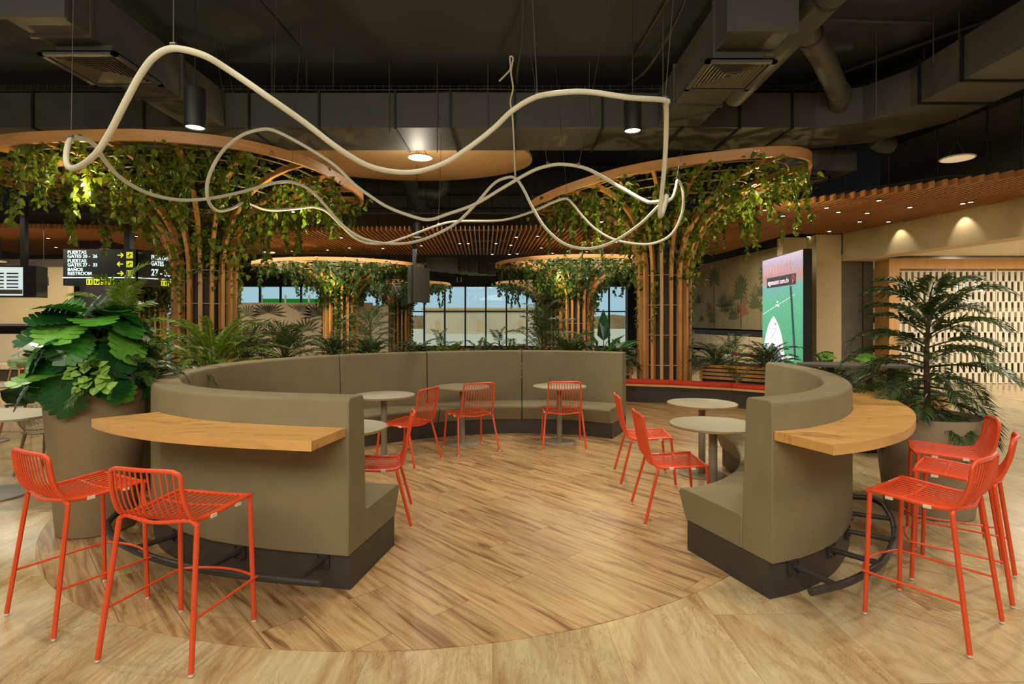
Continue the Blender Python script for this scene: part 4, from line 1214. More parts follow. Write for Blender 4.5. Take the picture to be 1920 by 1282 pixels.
# smaller far trees: one built, others copied
def far_rim(k): return [(k * 2.5 * math.cos(R(a)) * (1 + .08 * math.sin(R(2 * a + 40))), k * 2.3 * math.sin(R(a))) for a in range(0, 360, 30)]
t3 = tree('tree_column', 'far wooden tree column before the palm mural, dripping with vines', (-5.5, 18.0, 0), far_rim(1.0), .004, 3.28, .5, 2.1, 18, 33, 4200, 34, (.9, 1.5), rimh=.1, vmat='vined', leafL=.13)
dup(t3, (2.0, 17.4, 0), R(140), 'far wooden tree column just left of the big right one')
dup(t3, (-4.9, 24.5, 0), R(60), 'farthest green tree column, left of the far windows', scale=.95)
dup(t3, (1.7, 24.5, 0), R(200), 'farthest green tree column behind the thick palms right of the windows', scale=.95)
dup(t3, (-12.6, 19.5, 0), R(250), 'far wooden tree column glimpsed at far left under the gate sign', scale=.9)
# canopy lights
cl_ = [(-6.6, 8.6, 3.75, 'tiny bright spotlight in the leaves of the left canopy'), (-3.75, 9.6, 3.45, 'tiny bright spotlight at the right end of the left canopy'), (1.6, 10.0, 3.35, 'tiny spotlight among the leaves at left of the right canopy'), (4.6, 10.2, 3.6, 'tiny spotlight among the leaves at right of the right canopy'), (-5.4, 16.7, 2.8, 'tiny spotlight in the far mural-side canopy'), (1.4, 16.3, 2.8, 'tiny spotlight in the far canopy beside the windows')]
for (x, y, z, l) in cl_:
    d = thing('canopy_spotlight', l, 'light', (x, y, z))
    MB().lathe([(.03, 0), (.035, .06), (.02, .1), (.001, .1)], seg=12, caps=False).build('housing', M['blk'], d)
    MB().lathe([(.026, .002), (.026, .006)], seg=12).build('diffuser', M['glow'], d)
    lamp('POINT', 'canopy_lamp', (x, y, z - .12), 42, (1, .82, .35), size=.04)

# ------------------------------------------------------------------ red bench in front of the right tree
d = thing('red_bench', 'long low bench with red cushions on a dark base, under the right tree', 'bench', (0, 0, 0))
bp = [(2.05, 10.95), (3.0, 10.7), (4.0, 10.2), (5.1, 9.3)]
def pol(off): return [(x + .38 * off, y + .92 * off) for (x, y) in bp]
def slab(a, b, z0, z1, m_=None):
    m_ = m_ or MB(); m_.prism(a + b[::-1], z0, z1); return m_
slab(pol(.06), pol(.46), 0.004, .32).build('base', M['plinth'], d)
slab(pol(0), pol(.48), .32, .36).build('seat_board', M['lframe'], d)
for i in range(3):
    a0, a1 = pol(.01)[i], pol(.01)[i + 1]; b0, b1 = pol(.46)[i], pol(.46)[i + 1]
    MB().prism([a0, a1, b1, b0], .36, .42).build('cushion', M['redcush'], d, bevel=.015)
def slat_planter(label, x, y, L, rz, h0=.0, h=.55, nsl=4, dep=.4):
    d = thing('slatted_planter', label, 'planter', (x, y, h0 + .004), rz)
    MB().bbox(-L / 2 + .02, L / 2 - .02, -dep / 2 + .02, dep / 2 - .02, 0, h - .08).build('trough', M['blk'], d)
    m_ = MB()
    for k in range(nsl):
        z = h - .03 - k * .075
        for sy in (-1, 1): m_.bbox(-L / 2, L / 2, sy * dep / 2 - .012, sy * dep / 2 + .012, z - .025, z + .025)
        for sx in (-1, 1): m_.bbox(sx * L / 2 - .012, sx * L / 2 + .012, -dep / 2, dep / 2, z - .025, z + .025)
    m_.build('slats', M['treewood'], d)
    for sx in (-1, -.33, .33, 1):
        MB().bbox(sx * (L / 2 - .03) - .02, sx * (L / 2 - .03) + .02, -dep / 2 - .015, -dep / 2 + .03, 0, h).build('post', M['treewood'], d)
    MB().bbox(-L / 2 + .02, L / 2 - .02, -dep / 2 + .02, dep / 2 - .02, h - .08, h - .06).build('soil', M['soil'], d)
slat_planter('slatted wooden planter behind the right end of the red bench', 4.70, 10.68, 2.1, R(-37), h=.72)
slat_planter('slatted wooden planter behind the left end of the red bench', 2.02, 11.8, 1.0, R(-15), h=.74)
slat_planter('long slatted wooden planter behind the left half of the banquette', -3.3, 9.6, 3.6, R(14), h=.95)
slat_planter('slatted wooden planter behind the middle of the back banquette', -.3, 10.0, 2.6, 0, h=.86)
slat_planter('slatted wooden planter behind the right of the back banquette', 1.35, 9.9, 1.0, R(-4), h=.86)
slat_planter('far slatted wooden planter glowing orange behind the palms', -2.4, 13.5, 2.4, 0, h=.7)
slat_planter('slatted wooden planter under the dark high table at right', 5.2, 8.3, 2.0, R(-50), h=.6)

# rows of background plants
specs = [
 # x, y, z, fronds, L, ll, lw, mat, label
 (-4.75, 10.0, .9, 14, .65, .2, .02, 'palmd', 'feathery palm just right of the left tree column'),
 (-3.9, 9.6, .9, 16, .8, .24, .022, 'palm', 'tall feathery palm before the palm mural'),
 (-3.1, 9.75, .9, 12, .5, .16, .022, 'palmd', 'low dark palm left of the mural-side column'),
 (-2.5, 9.9, .9, 14, .5, .14, .024, 'palm', 'bushy palm before the mural-side tree column'),
 (-1.75, 10.1, .85, 14, .45, .13, .022, 'palmd', 'low fern-like palm behind the banquette, left of centre'),
 (-1.1, 10.0, .8, 16, .42, .12, .026, 'fern', 'bright green leafy shrub behind the banquette, left of centre'),
 (-.55, 10.0, .8, 12, .42, .13, .024, 'palmd', 'low dark shrub behind the back banquette near its middle'),
 (.0, 10.05, .8, 12, .42, .12, .022, 'palm', 'low green shrub right of the back banquette middle'),
 (.45, 10.0, .8, 12, .40, .12, .022, 'palmd', 'low dark shrub behind the rightmost back table'),
 (1.0, 10.0, .8, 18, .62, .18, .026, 'palmd', 'thick dark palm standing before the right far column'),
 (4.05, 11.1, .66, 14, .6, .16, .02, 'palmd', 'dark feathery plant behind the red bench, nearest the column'),
 (4.8, 10.5, .66, 16, .62, .17, .02, 'palmd', 'feathery plant behind the right end of the red bench'),
 (4.9, 8.6, .55, 14, .6, .16, .02, 'palmd', 'feathery palm before the bright advertising screen'),
 (5.5, 8.0, .55, 14, .5, .15, .022, 'palm', 'leafy green plant behind the dark high table'),
 (2.25, 11.6, .7, 12, .5, .15, .03, 'palmd', 'leafy plant left of the right tree column base'),
]
for i, (x, y, z, nf, L, ll, lw, mt, lb) in enumerate(specs):
    palm_plant('foliage_plant', lb, (x, y, z), int(nf * 1.7), L * 1.15, ll * 1.1, lw * 1.5, (5, 82), 1.4, mt, seed=50 + i, nl=18, parts=(i in (1, 9, 11)), cat='plant')
# slim tall palms with stems
palm_plant('slender_palm', 'slender palm in front of the far windows, left of their centre', (-1.28, 10.1, .8), 9, .42, .16, .016, (15, 80), 1.0, 'palmd', trunk=.35, seed=80, nl=18, parts=False)
palm_plant('slender_palm', 'slender palm in front of the far windows, right of their centre', (-.23, 10.0, .8), 9, .44, .17, .016, (15, 80), 1.0, 'palmd', trunk=.42, seed=81, nl=18, parts=False)
palm_plant('slender_palm', 'bushy palm in a brown pot before the pale wall right of the mural', (-4.05, 16.0, .45), 22, 1.0, .3, .03, (5, 80), 1.5, 'palmd', trunk=.6, seed=82, nl=20, parts=False, pot=(.28, .5, 'plinth'))
palm_plant('slender_palm', 'tall palm clump before the mural, left of its column', (-8.2, 15.5, .0), 20, 1.3, .4, .03, (25, 80), 1.2, 'palm', trunk=.9, seed=83, nl=22, parts=False)
palm_plant('slender_palm', 'tall thick palm clump left of the right far column', (.75, 14.0, .0), 30, 1.25, .36, .034, (15, 85), 1.3, 'palmd', trunk=1.3, seed=84, nl=22, parts=False)
palm_plant('slender_palm', 'leaning palm on the booth planter before the jungle mural', (5.2, 13.2, .5), 12, .8, .22, .02, (25, 85), 1.1, 'palm', trunk=.3, seed=85, nl=20, parts=False)
# strelitzia
bd = thing('bird_of_paradise_plant', 'broad-leaved banana-like plant left of the right tree column', 'plant', (1.62, 9.95, .78))
rng = random.Random(17)
for k, (az, el, L) in enumerate([(1.2, 85, .95), (3.0, 40, .75), (3.2, 18, .7), (.1, 35, .8), (.4, 12, .65), (5.2, 45, .55), (4.4, 30, .5), (3.6, 62, .7), (2.8, 5, .7), (5.9, 58, .6), (4.9, 70, .45)]):
    m_ = LB(); e = R(el)
    dr_ = Vector((math.cos(az) * math.cos(e), math.sin(az) * math.cos(e), math.sin(e)))
    s0_ = dr_ * L * .35 + Vector((0, 0, .12))
    m_.tube([Vector((0, 0, 0)), s0_ * .6, s0_], .01, 5, caps=False)
    nrm = Vector((-dr_.x * .5, -dr_.y * .5 - .5, 1))
    m_.leaf(s0_, dr_, nrm, L * .62, L * .26, .12, .25)
    m_.build('leaf', M['monst'], bd)
big = thing('monstera_plant', 'bright green monstera behind the dark high table at right', 'plant', (5.3, 8.9, .7))
for k in range(10):
    az = rng.uniform(0, 6.28); el = rng.uniform(.3, 1.3); p = Vector((math.cos(az) * .2, math.sin(az) * .2, .1 + .25 * math.sin(el)))
    m_ = LB(); monstera_leaf(m_, p, Vector((math.cos(az), math.sin(az), .1)), Vector((0, -.5, 1)), .22, .2); m_.build('leaf', M['pep'] if k < 3 else M['monst'], big)
# small red flowers in the planters
rng = random.Random(77)
fl0 = None
for i in range(16):
    x = rng.uniform(-1.3, 1.1) if i < 11 else rng.uniform(4.2, 4.9)
    y = 10.0 if i < 11 else 10.7 - (x - 4.2) * .6
    if i == 0:
        fl0 = thing('anthurium_flower', 'small red flower among the plants behind the banquette', 'flower', (0, 0, 0), group='red flowers in the back planters')
        LBm = LB(); LBm.leaf(Vector((0, 0, .3)), Vector((0, -.5, .6)), Vector((0, -1, .3)), .09, .09); LBm.build('petal', M['redcush'], fl0)
        MB().tube([(0, 0, 0), (0, 0, .3)], .004, 4).build('stem', M['fern'], fl0)
        o = fl0
    else: o = copy_tree(fl0)
    o.location = (x, y + rng.uniform(-.1, .1), .62 if i > 10 else .76); o.rotation_euler.z = rng.uniform(-.8, .8)

# ------------------------------------------------------------------ dark high table with stools at right
d = thing('high_table', 'dark oval high table behind the right banquette', 'table', (4.35, 7.0, .004), R(-10))
P = [(.72 * math.copysign(abs(math.cos(R(a))) ** .7, math.cos(R(a))), .3 * math.copysign(abs(math.sin(R(a))) ** .7, math.sin(R(a)))) for a in range(0, 360, 8)]
MB().prism(P, 1.02, 1.05).build('tabletop', M['grey'], d, bevel=.004)
for x in (-.35, .1, .35): MB().bbox(x - .03, x + .03, -.03, .03, .03, 1.02).build('leg', M['blk'], d)
MB().bbox(-.55, .55, -.25, .25, 0, .03).build('base', M['blk'], d)
gs = thing('round_stool', 'dark green round stool beside the high table, nearest it', 'stool', (4.5, 6.4, .004))
MB().lathe([(.001, .70), (.17, .70), (.18, .715), (.17, .73), (.001, .73)], seg=28, caps=False).build('seat', M['green'], gs, smooth=True)
MB().lathe([(.025, .02), (.025, .7)], seg=12).build('pole', M['blk'], gs, smooth=True)
MB().lathe([(.19, 0), (.19, .015), (.03, .03)], seg=28).build('base', M['blk'], gs, smooth=True)
dup(gs, (5.0, 6.75, .004), 0, 'dark green round stool beside the high table, partly behind the palm')

# ------------------------------------------------------------------ gate sign
sgn = thing('gate_sign', 'black hanging airport sign with gate numbers and yellow arrows', 'sign', (-8.85, 12.0, 0))
hw = .77
MB().bbox(-hw, hw, 0, .2, 2.34, 3.12).build('front_panel', M['signblk'], sgn)
MB().bbox(-hw, hw, -.012, 0, 2.50, 2.52).build('lit_strip', M['letters'], sgn)
MB().bbox(.5, .62, .05, .2, 3.12, 4.6).build('hanger', M['blk'], sgn)
rows_ = [('PUERTAS', 3.00), ('GATES 20 -  26', 2.90), ('PUERTAS', 2.79), ('GATES 27 -  33', 2.69), ('BAÑOS', 2.59 + .0), ('RESTROOM', 2.535)]
yy = [3.03, 2.945, 2.845, 2.76, 2.66, 2.575]
for (t_, _), z in zip(rows_, yy):
    text_mesh(t_, .10, M['letters'], 'sign_text', sgn, (-hw + .1, -.006, z - .01), (R(90), 0, 0), bold=.0008)
def arrow(cx, cz, dr_, nm='arrow'):
    m_ = MB(); s = .055
    m_.box((cx, -.006, cz), (s * 2.2, .008, .022))
    tipx = cx + dr_ * s * 1.1
    for k in (-1, 1):
        m_.box((tipx - dr_ * s * .42, -.006, cz + k * s * .42), (s * 1.3, .008, .022), ry=k * dr_ * R(45))
    m_.build(nm, M['yellow'], sgn)
def picto(cx, cz, s, kind, parent=sgn, y=-.006, rzp=0):
    o = MB().box((cx, y, cz), (s, .008, s)).build('pictogram', M['yellow'], parent)
    m_ = MB(); yy_ = y - .006
    if kind == 'plane':
        m_.box((cx, yy_, cz), (s * .75, .004, s * .1), ry=R(-25)); m_.box((cx, yy_, cz), (s * .12, .004, s * .5), ry=R(20)); m_.box((cx, yy_, cz - s * .35), (s * .7, .004, s * .06))
    elif kind == 'wc':
        for u in (-.25, .25): m_.box((cx + u * s, yy_, cz - .05 * s), (s * .16, .004, s * .55)); m_.box((cx + u * s, yy_, cz + .33 * s), (s * .13, .004, s * .13))
    elif kind == 'bag':
        m_.box((cx - .2 * s, yy_, cz), (s * .2, .004, s * .6)); m_.box((cx + .2 * s, yy_, cz - .2 * s), (s * .35, .004, s * .25))
    elif kind == 'bar':
        m_.box((cx, yy_, cz + .2 * s), (s * .55, .004, s * .2)); m_.box((cx, yy_, cz - .1 * s), (s * .08, .004, s * .5)); m_.box((cx, yy_, cz - .33 * s), (s * .35, .004, s * .07))
    else:
        for u in (-.25, 0, .25): m_.box((cx + u * s, yy_, cz), (s * .1, .004, s * .4)); 
        m_.box((cx, yy_, cz), (s * .6, .004, s * .1))
    m_.build('symbol', M['signblk'], o)
for z, dr_ in ((2.99, 1), (2.80, -1), (2.60, 1)):
    arrow(.46, z, dr_)
    picto(.66, z, .135, 'plane' if z > 2.7 else 'wc')
for k, kd in enumerate(('wc', 'bag', 'bar', 'x')): picto(-.2 + k * .155, 2.42, .125, kd)
s2 = thing('gate_sign', 'black angled airport sign face reading gates 27 to 33, beside the larger sign', 'sign', (-8.05, 12.05, 0), math.atan2(.85, .45) * 0 + R(56))
MB().bbox(0, 1.0, .0, .2, 2.34, 3.12).build('front_panel', M['signblk'], s2)
MB().bbox(0, 1.0, -.012, 0, 2.50, 2.52).build('lit_strip', M['letters'], s2)
text_mesh('PUERTAS', .14, M['letters'], 'sign_text', s2, (.26, -.006, 2.93), (R(90), 0, 0), bold=.003, sx=.62)
text_mesh('GATES', .14, M['letters'], 'sign_text', s2, (.26, -.006, 2.80), (R(90), 0, 0), bold=.003, sx=.62)
text_mesh('27 - 33', .2, M['letters'], 'sign_text', s2, (.26, -.006, 2.58), (R(90), 0, 0), bold=.004, sx=.7)
for k, kd in enumerate(('wc', 'bag', 'bar', 'x')): picto(.52 + k * .14, 2.42, .115, kd, s2)

# left departure screen
d = thing('departures_screen', 'flight information screen cut by the left edge of the view', 'screen', (-9.3, 10.5, 0), R(6))
MB().bbox(-.5, .35, 0, .3, 2.03, 2.62).build('housing', M['signblk'], d)
MB().bbox(-.5, .12, -.012, 0, 2.06, 2.59).build('display', M['screen_b'], d)
for k in range(5):
    MB().bbox(-.45, -.2, -.018, -.012, 2.20 + k * .065, 2.225 + k * .065).build('text_row', M['signblk'], d)
    MB().bbox(-.15, .05, -.018, -.012, 2.20 + k * .065, 2.225 + k * .065).build('text_row', M['signblk'], d)
MB().bbox(-.5, .12, -.02, -.012, 2.09, 2.17).build('footer_bar', M['grey'], d)
MB().bbox(0.0, .08, .1, .2, 2.62, 3.9).build('hanger', M['blk'], d)

# ------------------------------------------------------------------ left background: walls, booth, chairs
m = MB(); m.bbox(-19, -12.05, 15.2, 15.4, 1.5, 3.05)
struct(m.build('wall_left', M['cream']))
m = MB(); m.bbox(-19, -12.0, 15.15, 15.45, 1.44, 1.5); m.bbox(-19, -12.0, 15.15, 15.45, 3.05, 3.25)
struct(m.build('trim_20', M['grey']))
m = MB(); m.bbox(-12.05, -11.3, 15.6, 16.3, 0, 3.9); struct(m.build('wall_left_column', M['core']))
m = MB(); m.bbox(-11.3, -10.3, 21.0, 21.2, 0, 2.9); struct(m.build('wall_left_rear', M['cream']))
d = thing('booth_seating', 'cream built-in booth along the wall at far left', 'booth', (-14.6, 15.0, .004))
for k in range(4):
    MB().bbox(-3 + k * 1.4, -1.62 + k * 1.4, .2, .4, .45, 1.22).build('backrest', M['booth'], d, bevel=.02)
    MB().bbox(-3 + k * 1.4, -1.62 + k * 1.4, -.35, .2, .3, .46).build('seat', M['booth'], d, bevel=.02)
MB().bbox(-3, 2.58, -.3, .4, 0, .3).build('plinth', M['plinth'], d)
slat_planter('planter with low greenery behind the cream booth at left', -13.2, 16.2, 3.0, 0, h=1.2, nsl=2)
palm_plant('foliage_plant', 'low greenery in the strip planter behind the cream booth', (-12.9, 16.2, 1.15), 26, .45, .12, .03, (5, 60), 1.2, 'palmd', seed=91, nl=16, parts=False, cat='plant')

def shell_chair(name, label, loc, rz, mat, legmat, mesh=False, s=1.0):
    d = thing(name, label, 'chair', loc, rz)
    # tub shell: seat and wrapping back/arms
    prof = []
    m_ = MB(); n = 25
    th = .012
    vs = []; 
    rows_ = [(0.0, .44), (.5, .445), (.85, .46), (1.0, .55), (1.06, .66), (1.08, .78)]
    for i in range(n):
        a = R(-50 - 260 * i / (n - 1) + 0)   # open to the front (+y)
        a = R(90 + 35 + (290) * i / (n - 1))
        back = max(0, -math.sin(a))
        side = 1 - back
        for j, (f_, z) in enumerate(rows_):
            zz = z if z < .5 else .46 + (z - .46) * (.55 + .45 * back)
            vs.append((math.cos(a) * .27 * f_, math.sin(a) * .25 * f_, zz))
    fs = []
    k_ = len(rows_)
    for i in range(n - 1):
        for j in range(k_ - 1):
            fs.append((i * k_ + j, i * k_ + j + 1, (i + 1) * k_ + j + 1, (i + 1) * k_ + j))
    m_.add(vs, fs)
    # front part of the seat
    m_.add([(0, 0, .44)] + [(math.cos(R(a)) * .24, math.sin(R(a)) * .25, .445) for a in range(50, 131, 10)], [(0, i, i + 1) for i in range(1, 9)])
    o = m_.build('shell', mat, d, smooth=True)
    sm = o.modifiers.new('solid', 'SOLIDIFY'); sm.thickness = .014
    for sx in (-1, 1):
        for sy in (-1, 1):
            MB().tube([(sx * .15, sy * .14, .435), (sx * .22, sy * .2, 0)], .016, 8, radii=[.018, .011]).build('leg', legmat, d, smooth=True)
    return d
shell_chair('tub_chair', 'sage green tub chair with wooden legs before the cream booth', (-11.9, 13.6, .004), R(160), M['sage'], M['leg'])
shell_chair('tub_chair', 'dark green tub chair at the second table at far left', (-6.75, 7.8, .004), R(180), M['green'], M['leg'])
def holes():
    m_, nt, bs = newmat('perforated_plastic')
    bs.inputs['Base Color'].default_value = srgb(150, 134, 104)
    v = coords(nt, (38, 38, 38), rot=(R(45), 0, R(45)))
    ch_ = nt.nodes.new('ShaderNodeTexChecker'); ch_.inputs['Scale'].default_value = 1.0
    nt.links.new(v, ch_.inputs['Vector'])
    mt_ = nt.nodes.new('ShaderNodeMath'); mt_.operation = 'MULTIPLY_ADD'; mt_.inputs[1].default_value = .75; mt_.inputs[2].default_value = .25
    nt.links.new(ch_.outputs['Fac'], mt_.inputs[0]); nt.links.new(mt_.outputs[0], bs.inputs['Alpha'])
    return m_
M['perf'] = holes()
shell_chair('perforated_chair', 'taupe tub chair with perforated back behind the near left table', (-4.9, 5.95, .004), R(185), M['perf'], M['tpole'])
d = thing('rounded_table', 'taupe rounded table cut by the left edge, beside the tall planter', 'table', (-4.75, 5.1, .004))
P = [(.55 * math.copysign(abs(math.cos(R(a))) ** .6, math.cos(R(a))), .36 * math.copysign(abs(math.sin(R(a))) ** .6, math.sin(R(a)))) for a in range(0, 360, 6)]
MB().prism(P, .72, .742).build('tabletop', M['ttop'], d, bevel=.004)
MB().lathe([(.05, .015), (.05, .72)], seg=20).build('pedestal', M['tpole'], d, smooth=True)
MB().lathe([(.3, 0), (.3, .012), (.05, .02)], seg=36).build('base', M['tpole'], d, smooth=True)
table('small round table beyond the near left table', -6.9, 7.35, .4, group=None)
# square green stool & taupe seat between table and planter
d = thing('square_stool', 'sage green square metal stool behind the tall planter', 'stool', (-3.95, 5.55, .004), R(5))
MB().box((0, 0, .57), (.42, .38, .03)).build('seat', M['sage'], d, bevel=.006)
for sx in (-1, 1):
    for sy in (-1, 1): MB().tube([(sx * .18, sy * .16, .56), (sx * .21, sy * .19, 0)], .018, 6).build('leg', M['sage'], d)

# ------------------------------------------------------------------ palm mural wall, jungle mural, booths, screen
def mural(name, base, dark, sc):
    m_, nt, bs = newmat(name)
    v = coords(nt)
    base_c = srgb(*base); dk = srgb(*dark)
    n1 = noise(nt, coords(nt, (1, 1, .6)), sc, 6, .6, 1.5)
    col = mixc(nt, base_c, dk, fac=ramp(nt, n1, [(.48, (0, 0, 0, 1)), (.56, (1, 1, 1, 1))]))
    nt.links.new(col, bs.inputs['Base Color'])
    return m_
mw = thing('mural_wall', 'low beige partition printed with dark palm fronds, left of centre', 'partition', (0, 20.0, .004))
MB().bbox(-11.5, -5.0, 0, .15, 0, 2.22).build('panel', M['booth'], mw)
MB().bbox(-5.0, -4.45, .0, .15, 0, 2.1).build('end_panel', M['white'], mw)
M['print'] = plain('mural_print', (84, 82, 60), .8)
M['printl'] = plain('mural_print_pale', (118, 112, 86), .8)
rng = random.Random(6)
def fan(cx, cz, r_, n, a0, a1, mat, parent, y=-.004):
    m_ = LB()
    for k in range(n):
        a = a0 + (a1 - a0) * k / (n - 1); l_ = r_ * rng.uniform(.8, 1.05); w_ = r_ * .055
        d_ = Vector((math.cos(a), 0, math.sin(a))); s_ = Vector((-d_.z, 0, d_.x)) * w_
        c = Vector((cx, y, cz))
        if c.z + d_.z * l_ > 2.2: l_ = max(.05, (2.2 - c.z) / max(.1, d_.z))
        m_.add([c, c + d_ * l_ * .6 - s_, c + d_ * l_, c + d_ * l_ * .6 + s_], [(0, 1, 2, 3)])
    m_.build('printed_frond', mat, parent)
for (cx, cz, r_, n, a0, a1, mt) in [(-8.7, 1.85, .55, 15, -.2, 3.3, 'print'), (-9.45, 1.75, .4, 11, -.4, 2.6, 'printl'), (-7.6, 1.9, .45, 11, -.3, 2.6, 'printl'), (-6.9, 1.75, .55, 15, -.2, 3.3, 'print'), (-7.35, 1.2, .5, 11, .3, 3.6, 'print'), (-8.2, 1.1, .5, 13, -.3, 3.2, 'printl'), (-6.0, 1.5, .5, 13, 0, 3.3, 'printl'), (-9.2, 1.05, .45, 11, 0, 3, 'print'), (-6.5, 1.0, .45, 13, -.2, 3.3, 'print'), (-5.5, 1.1, .4, 11, 0, 3.1, 'print')]:
    fan(cx, cz, r_ * 1.3, n, a0, a1, M[mt], mw)
# jungle mural wall at right: runs away from the camera
jm = thing('jungle_mural', 'tall mural of painted jungle panels behind the right booths', 'mural', (0, 0, 0))
JA, JB = Vector((7.62, 15.6, 0)), Vector((7.1, 22.5, 0))
jd = (JB - JA).normalized()
M['jbase'] = plain('mural_beige', (168, 152, 112), .8, var=.1, nscale=1.2)
for k in range(5):
    a = JA + jd * (k * 1.4 + .02); b_ = JA + jd * ((k + 1) * 1.4 - .02)
    m_ = MB(); m_.beam(a + Vector((0.06, 0, 2.5)), b_ + Vector((.06, 0, 2.5)), .08, 2.4)
    m_.build('panel', M['jbase'], jm)
m_ = MB(); m_.beam(JA + Vector((.1, 0, 3.85)), JB + Vector((.1, 0, 3.85)), .2, .3); m_.build('dark_header', M['blk'], jm)
M['jg'] = plain('painted_green', (102, 110, 72), .8); M['jg2'] = plain('painted_olive', (142, 132, 92), .8); M['jp'] = plain('painted_coral', (178, 116, 88), .8)
rng = random.Random(12)
for k in range(26):
    s = rng.uniform(.2, 6.8); z = rng.uniform(1.45, 2.4); c = JA + jd * s + Vector((0.008, 0, z))
    m_ = LB(); n_ = 9; r_ = rng.uniform(.3, .6)
    for q in range(n_):
        a = .2 + 2.7 * q / (n_ - 1); l_ = r_ * rng.uniform(.7, 1.1)
        dv = jd * math.cos(a) + Vector((0, 0, math.sin(a))); sv = (jd * -math.sin(a) + Vector((0, 0, math.cos(a)))) * r_ * .09
        if c.z + dv.z * l_ > 3.6: l_ *= .5
        m_.add([c, c + dv * l_ * .55 - sv, c + dv * l_, c + dv * l_ * .55 + sv], [(0, 1, 2, 3)])
    m_.build('painted_leaf', M['jp'] if k % 9 == 4 else (M['jg'] if k % 2 else M['jg2']), jm)
for (s, h) in ((1.0, 1.6), (2.6, 1.3), (4.6, 1.7)):
    m_ = LB(); c = JA + jd * s + Vector((.004, 0, 1.35)); top = c + Vector((0, 0, h))
    m_.add([c - jd * .03, c + jd * .03, top + jd * .02, top - jd * .02], [(0, 1, 2, 3)])
    for q in range(12):
        a = -.6 + 4.3 * q / 11; dv = jd * math.cos(a) + Vector((0, 0, math.sin(a))); sv = (jd * -math.sin(a) + Vector((0, 0, math.cos(a)))) * .05
        l_ = .5
        m_.add([top, top + dv * l_ * .5 - sv, top + dv * l_, top + dv * l_ * .5 + sv], [(0, 1, 2, 3)])
    m_.build('painted_palm', M['jg'], jm)
d = thing('booth_seating', 'pale booth row with a dark shelf below the jungle mural', 'booth', (0, 0, 0))
for k in range(7):
    a = JA + jd * (k * .95 + .1) + Vector((-.45, 0, 0)); b_ = a + jd * .9
    MB().beam(a + Vector((0, 0, .85)), b_ + Vector((0, 0, .85)), .14, .5).build('backrest', M['booth'], d, bevel=.02)
MB().beam(JA + Vector((-.2, 0, 1.18)), JB + Vector((-.2, 0, 1.18)), .3, .14).build('shelf', M['blk'], d)
MB().beam(JA + Vector((-.75, 0, .45)), JB + Vector((-.75, 0, .45)), .5, .12).build('seat', M['booth'], d)
MB().beam(JA + Vector((-.7, 0, .2)), JB + Vector((-.7, 0, .2)), .45, .39).build('plinth', M['plinth'], d)

# advertising totem
SA, SB = Vector((6.8, 15.2, 0)), Vector((6.6, 12.72, 0))
tt = thing('advertising_screen', 'tall bright advertising screen showing a paddle board on green water', 'screen', SA)
sdv = (SB - SA); SL = sdv.length; tt.rotation_euler.z = math.atan2(sdv.y, sdv.x)
# local x runs from the far edge to the near edge, local -y faces the hall
ZT, Z0 = 3.2, .46
MB().bbox(-.02, SL + .02, .01, .2, 0, ZT + .02).build('housing', M['blk'], tt)
def water():
    m_, nt, bs = newmat('screen_water')
    v = coords(nt, (1, 1, 1))
    sx = nt.nodes.new('ShaderNodeSeparateXYZ'); nt.links.new(v, sx.inputs[0])
    mr = nt.nodes.new('ShaderNodeMapRange'); nt.links.new(sx.outputs['Z'], mr.inputs[0]); mr.inputs[1].default_value = .46; mr.inputs[2].default_value = 3.2
    w1 = noise(nt, coords(nt, (3, 3, 9)), 3, 4)
    c = ramp(nt, mr.outputs[0], [(0.0, srgb(86, 170, 120)), (.55, srgb(104, 196, 150)), (.72, srgb(120, 190, 176)), (.80, srgb(214, 150, 140)), (.9, srgb(190, 170, 190)), (1.0, srgb(224, 196, 214))])
    c = mixc(nt, c, ramp(nt, w1, [(.4, (.8, .85, .85, 1)), (.6, (1.1, 1.1, 1.1, 1))]), mode='MULTIPLY', f=.6)
    nt.links.new(c, bs.inputs['Emission Color']); bs.inputs['Emission Strength'].default_value = .95
    bs.inputs['Base Color'].default_value = (.02, .02, .02, 1)
    return m_
o = MB(); o.bbox(0, SL, 0, .01, Z0, ZT); o.build('display', water(), tt)
eW = emis('ad_white', (232, 226, 236), .95); eD = emis('ad_dark', (52, 44, 50), .8); eP = emis('ad_pole', (40, 72, 70), .7); eC = emis('ad_coral', (222, 96, 96), .8); eS = emis('ad_slate', (110, 134, 140), .8)
P = []
for k in range(21):
    t = k / 20; zz = Z0 + .02 + t * 1.22; hw_ = .74 * (1 - t ** 2.4) ** .8; P.append((.78 - hw_ * .93, zz))
Q = [(.78 + (.78 - x) * 1.0, z) for x, z in P][::-1]
m_ = MB(); pts = P + Q[1:]; m_.add([(x, -.004, z) for x, z in pts], [tuple(range(len(pts)))]); m_.build('paddle_board', eW, tt)
m_ = MB(); m_.add([(.14, -.008, Z0 + .03), (1.38, -.008, Z0 + .03), (1.32, -.008, Z0 + .28), (.74, -.008, Z0 + .56), (.2, -.008, Z0 + .32)], [(0, 1, 2, 3, 4)]); m_.build('board_pad', eS, tt)
m_ = MB()
for (a, b_) in (((.52, .60 + Z0), (1.0, .92 + Z0)), ((1.0, .60 + Z0), (.52, .92 + Z0)), ((.52, .92 + Z0), (1.0, .92 + Z0))):
    m_.beam((a[0], -.008, a[1]), (b_[0], -.008, b_[1]), .004, .012)
m_.build('bungee_cord', eS, tt)
m_ = MB(); m_.beam((2.1, -.006, Z0 + .25), (1.85, -.006, Z0 + 1.95), .004, .11); m_.build('paddle_pole', eP, tt)
m_ = MB(); m_.box((.92, -.008, Z0 + 1.04), (.09, .004, .05), ry=R(-40)); m_.build('logo_mark', eC, tt)
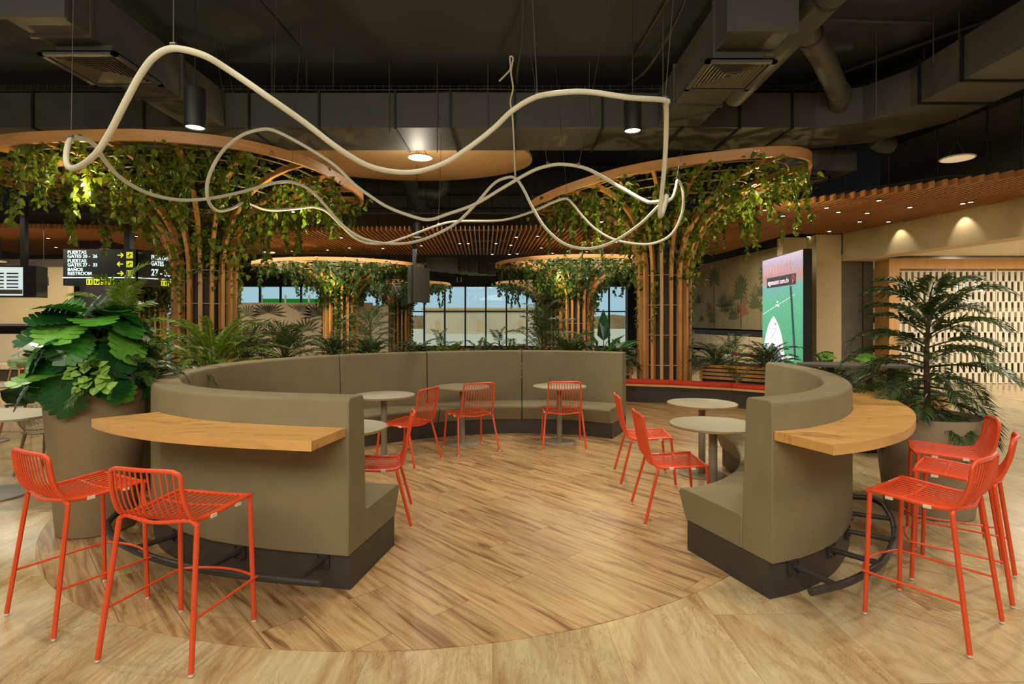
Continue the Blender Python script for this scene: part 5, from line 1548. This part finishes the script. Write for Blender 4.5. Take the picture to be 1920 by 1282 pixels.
m_ = MB(); m_.bbox(.35, 2.15, -.012, -.006, Z0 + 1.98, Z0 + 2.24); o = m_.build('search_bar', eD, tt)
text_mesh('signmaster.com.do', .18, eW, 'search_text', tt, (.42, -.014, Z0 + 2.05), (R(90), 0, 0), extrude=.001, sx=.98)
m_ = MB(); m_.tube([(2.02 + .06 * math.cos(R(a)), -.014, Z0 + 2.13 + .06 * math.sin(R(a))) for a in range(0, 360, 30)], .01, 5, closed=True); m_.beam((2.0, -.014, Z0 + 2.07), (1.96, -.014, Z0 + 2.0), .006, .02); m_.build('magnifier_icon', eC, tt)
text_mesh('DISCOVER EL CAMINO', .2, eW, 'headline', tt, (.15, -.014, Z0 + .18), (R(90), 0, 0), extrude=.001, sx=.92)
m_ = MB()
for k in range(9): m_.box((.2 + k * .2, -.006, ZT - .33 + .02 * (k % 3)), (.09, .004, .2))
m_.build('skyline', emis('ad_mauve', (188, 128, 130), .85), tt)
m_ = MB(); m_.beam((.05, -.006, Z0 + 1.3), (2.1, -.006, Z0 + 1.75), .003, .008); m_.beam((.95, -.006, Z0 + 1.52), (1.15, -.006, Z0 + 1.5), .004, .04); m_.beam((1.0, -.006, Z0 + 1.6), (1.08, -.006, Z0 + 1.6), .004, .04); m_.build('boat', eW, tt)

# hanging monitors in the middle distance
d = thing('hanging_monitors', 'pair of hanging monitors seen edge-on left of the far windows', 'screen', (-2.75, 15.8, 0))
MB().box((-.12, 0, 2.6), (.06, .7, 1.05), rz=R(18)).build('screen_panel', M['blk'], d)
MB().box((.16, .1, 2.6), (.06, .7, 1.0), rz=R(-32)).build('screen_panel', M['duct'], d)
MB().bbox(-.05, .05, -.05, .05, 3.1, 5.9).build('hanger', M['blk'], d)

# pale pillar right of the far windows and right-hand window edge
m = MB(); m.bbox(.05 + 5.9, 6.4, 28.8, 29.4, 0, 3.9); struct(m.build('trim_30', M['core']))
m = MB(); m.bbox(-6.2, -5.6, 27.5, 28.0, 0, 3.9); struct(m.build('trim_31', M['cream']))
m = MB(); m.bbox(6.6, 7.5, 24.0, 24.2, 0, 3.9); struct(m.build('wall_rear_right', M['cream']))
m = MB(); m.bbox(4.7, 6.2, 19.5, 19.9, 0, .95); tag(m.build('low_planter_wall', M['booth']), 'low pale planter box right of the right far column', 'planter')
palm_plant('foliage_plant', 'row of greenery on the low pale planter box at right', (5.4, 19.6, .95), 30, .6, .2, .04, (5, 70), 1.2, 'fern', seed=95, nl=14, parts=False, cat='plant')
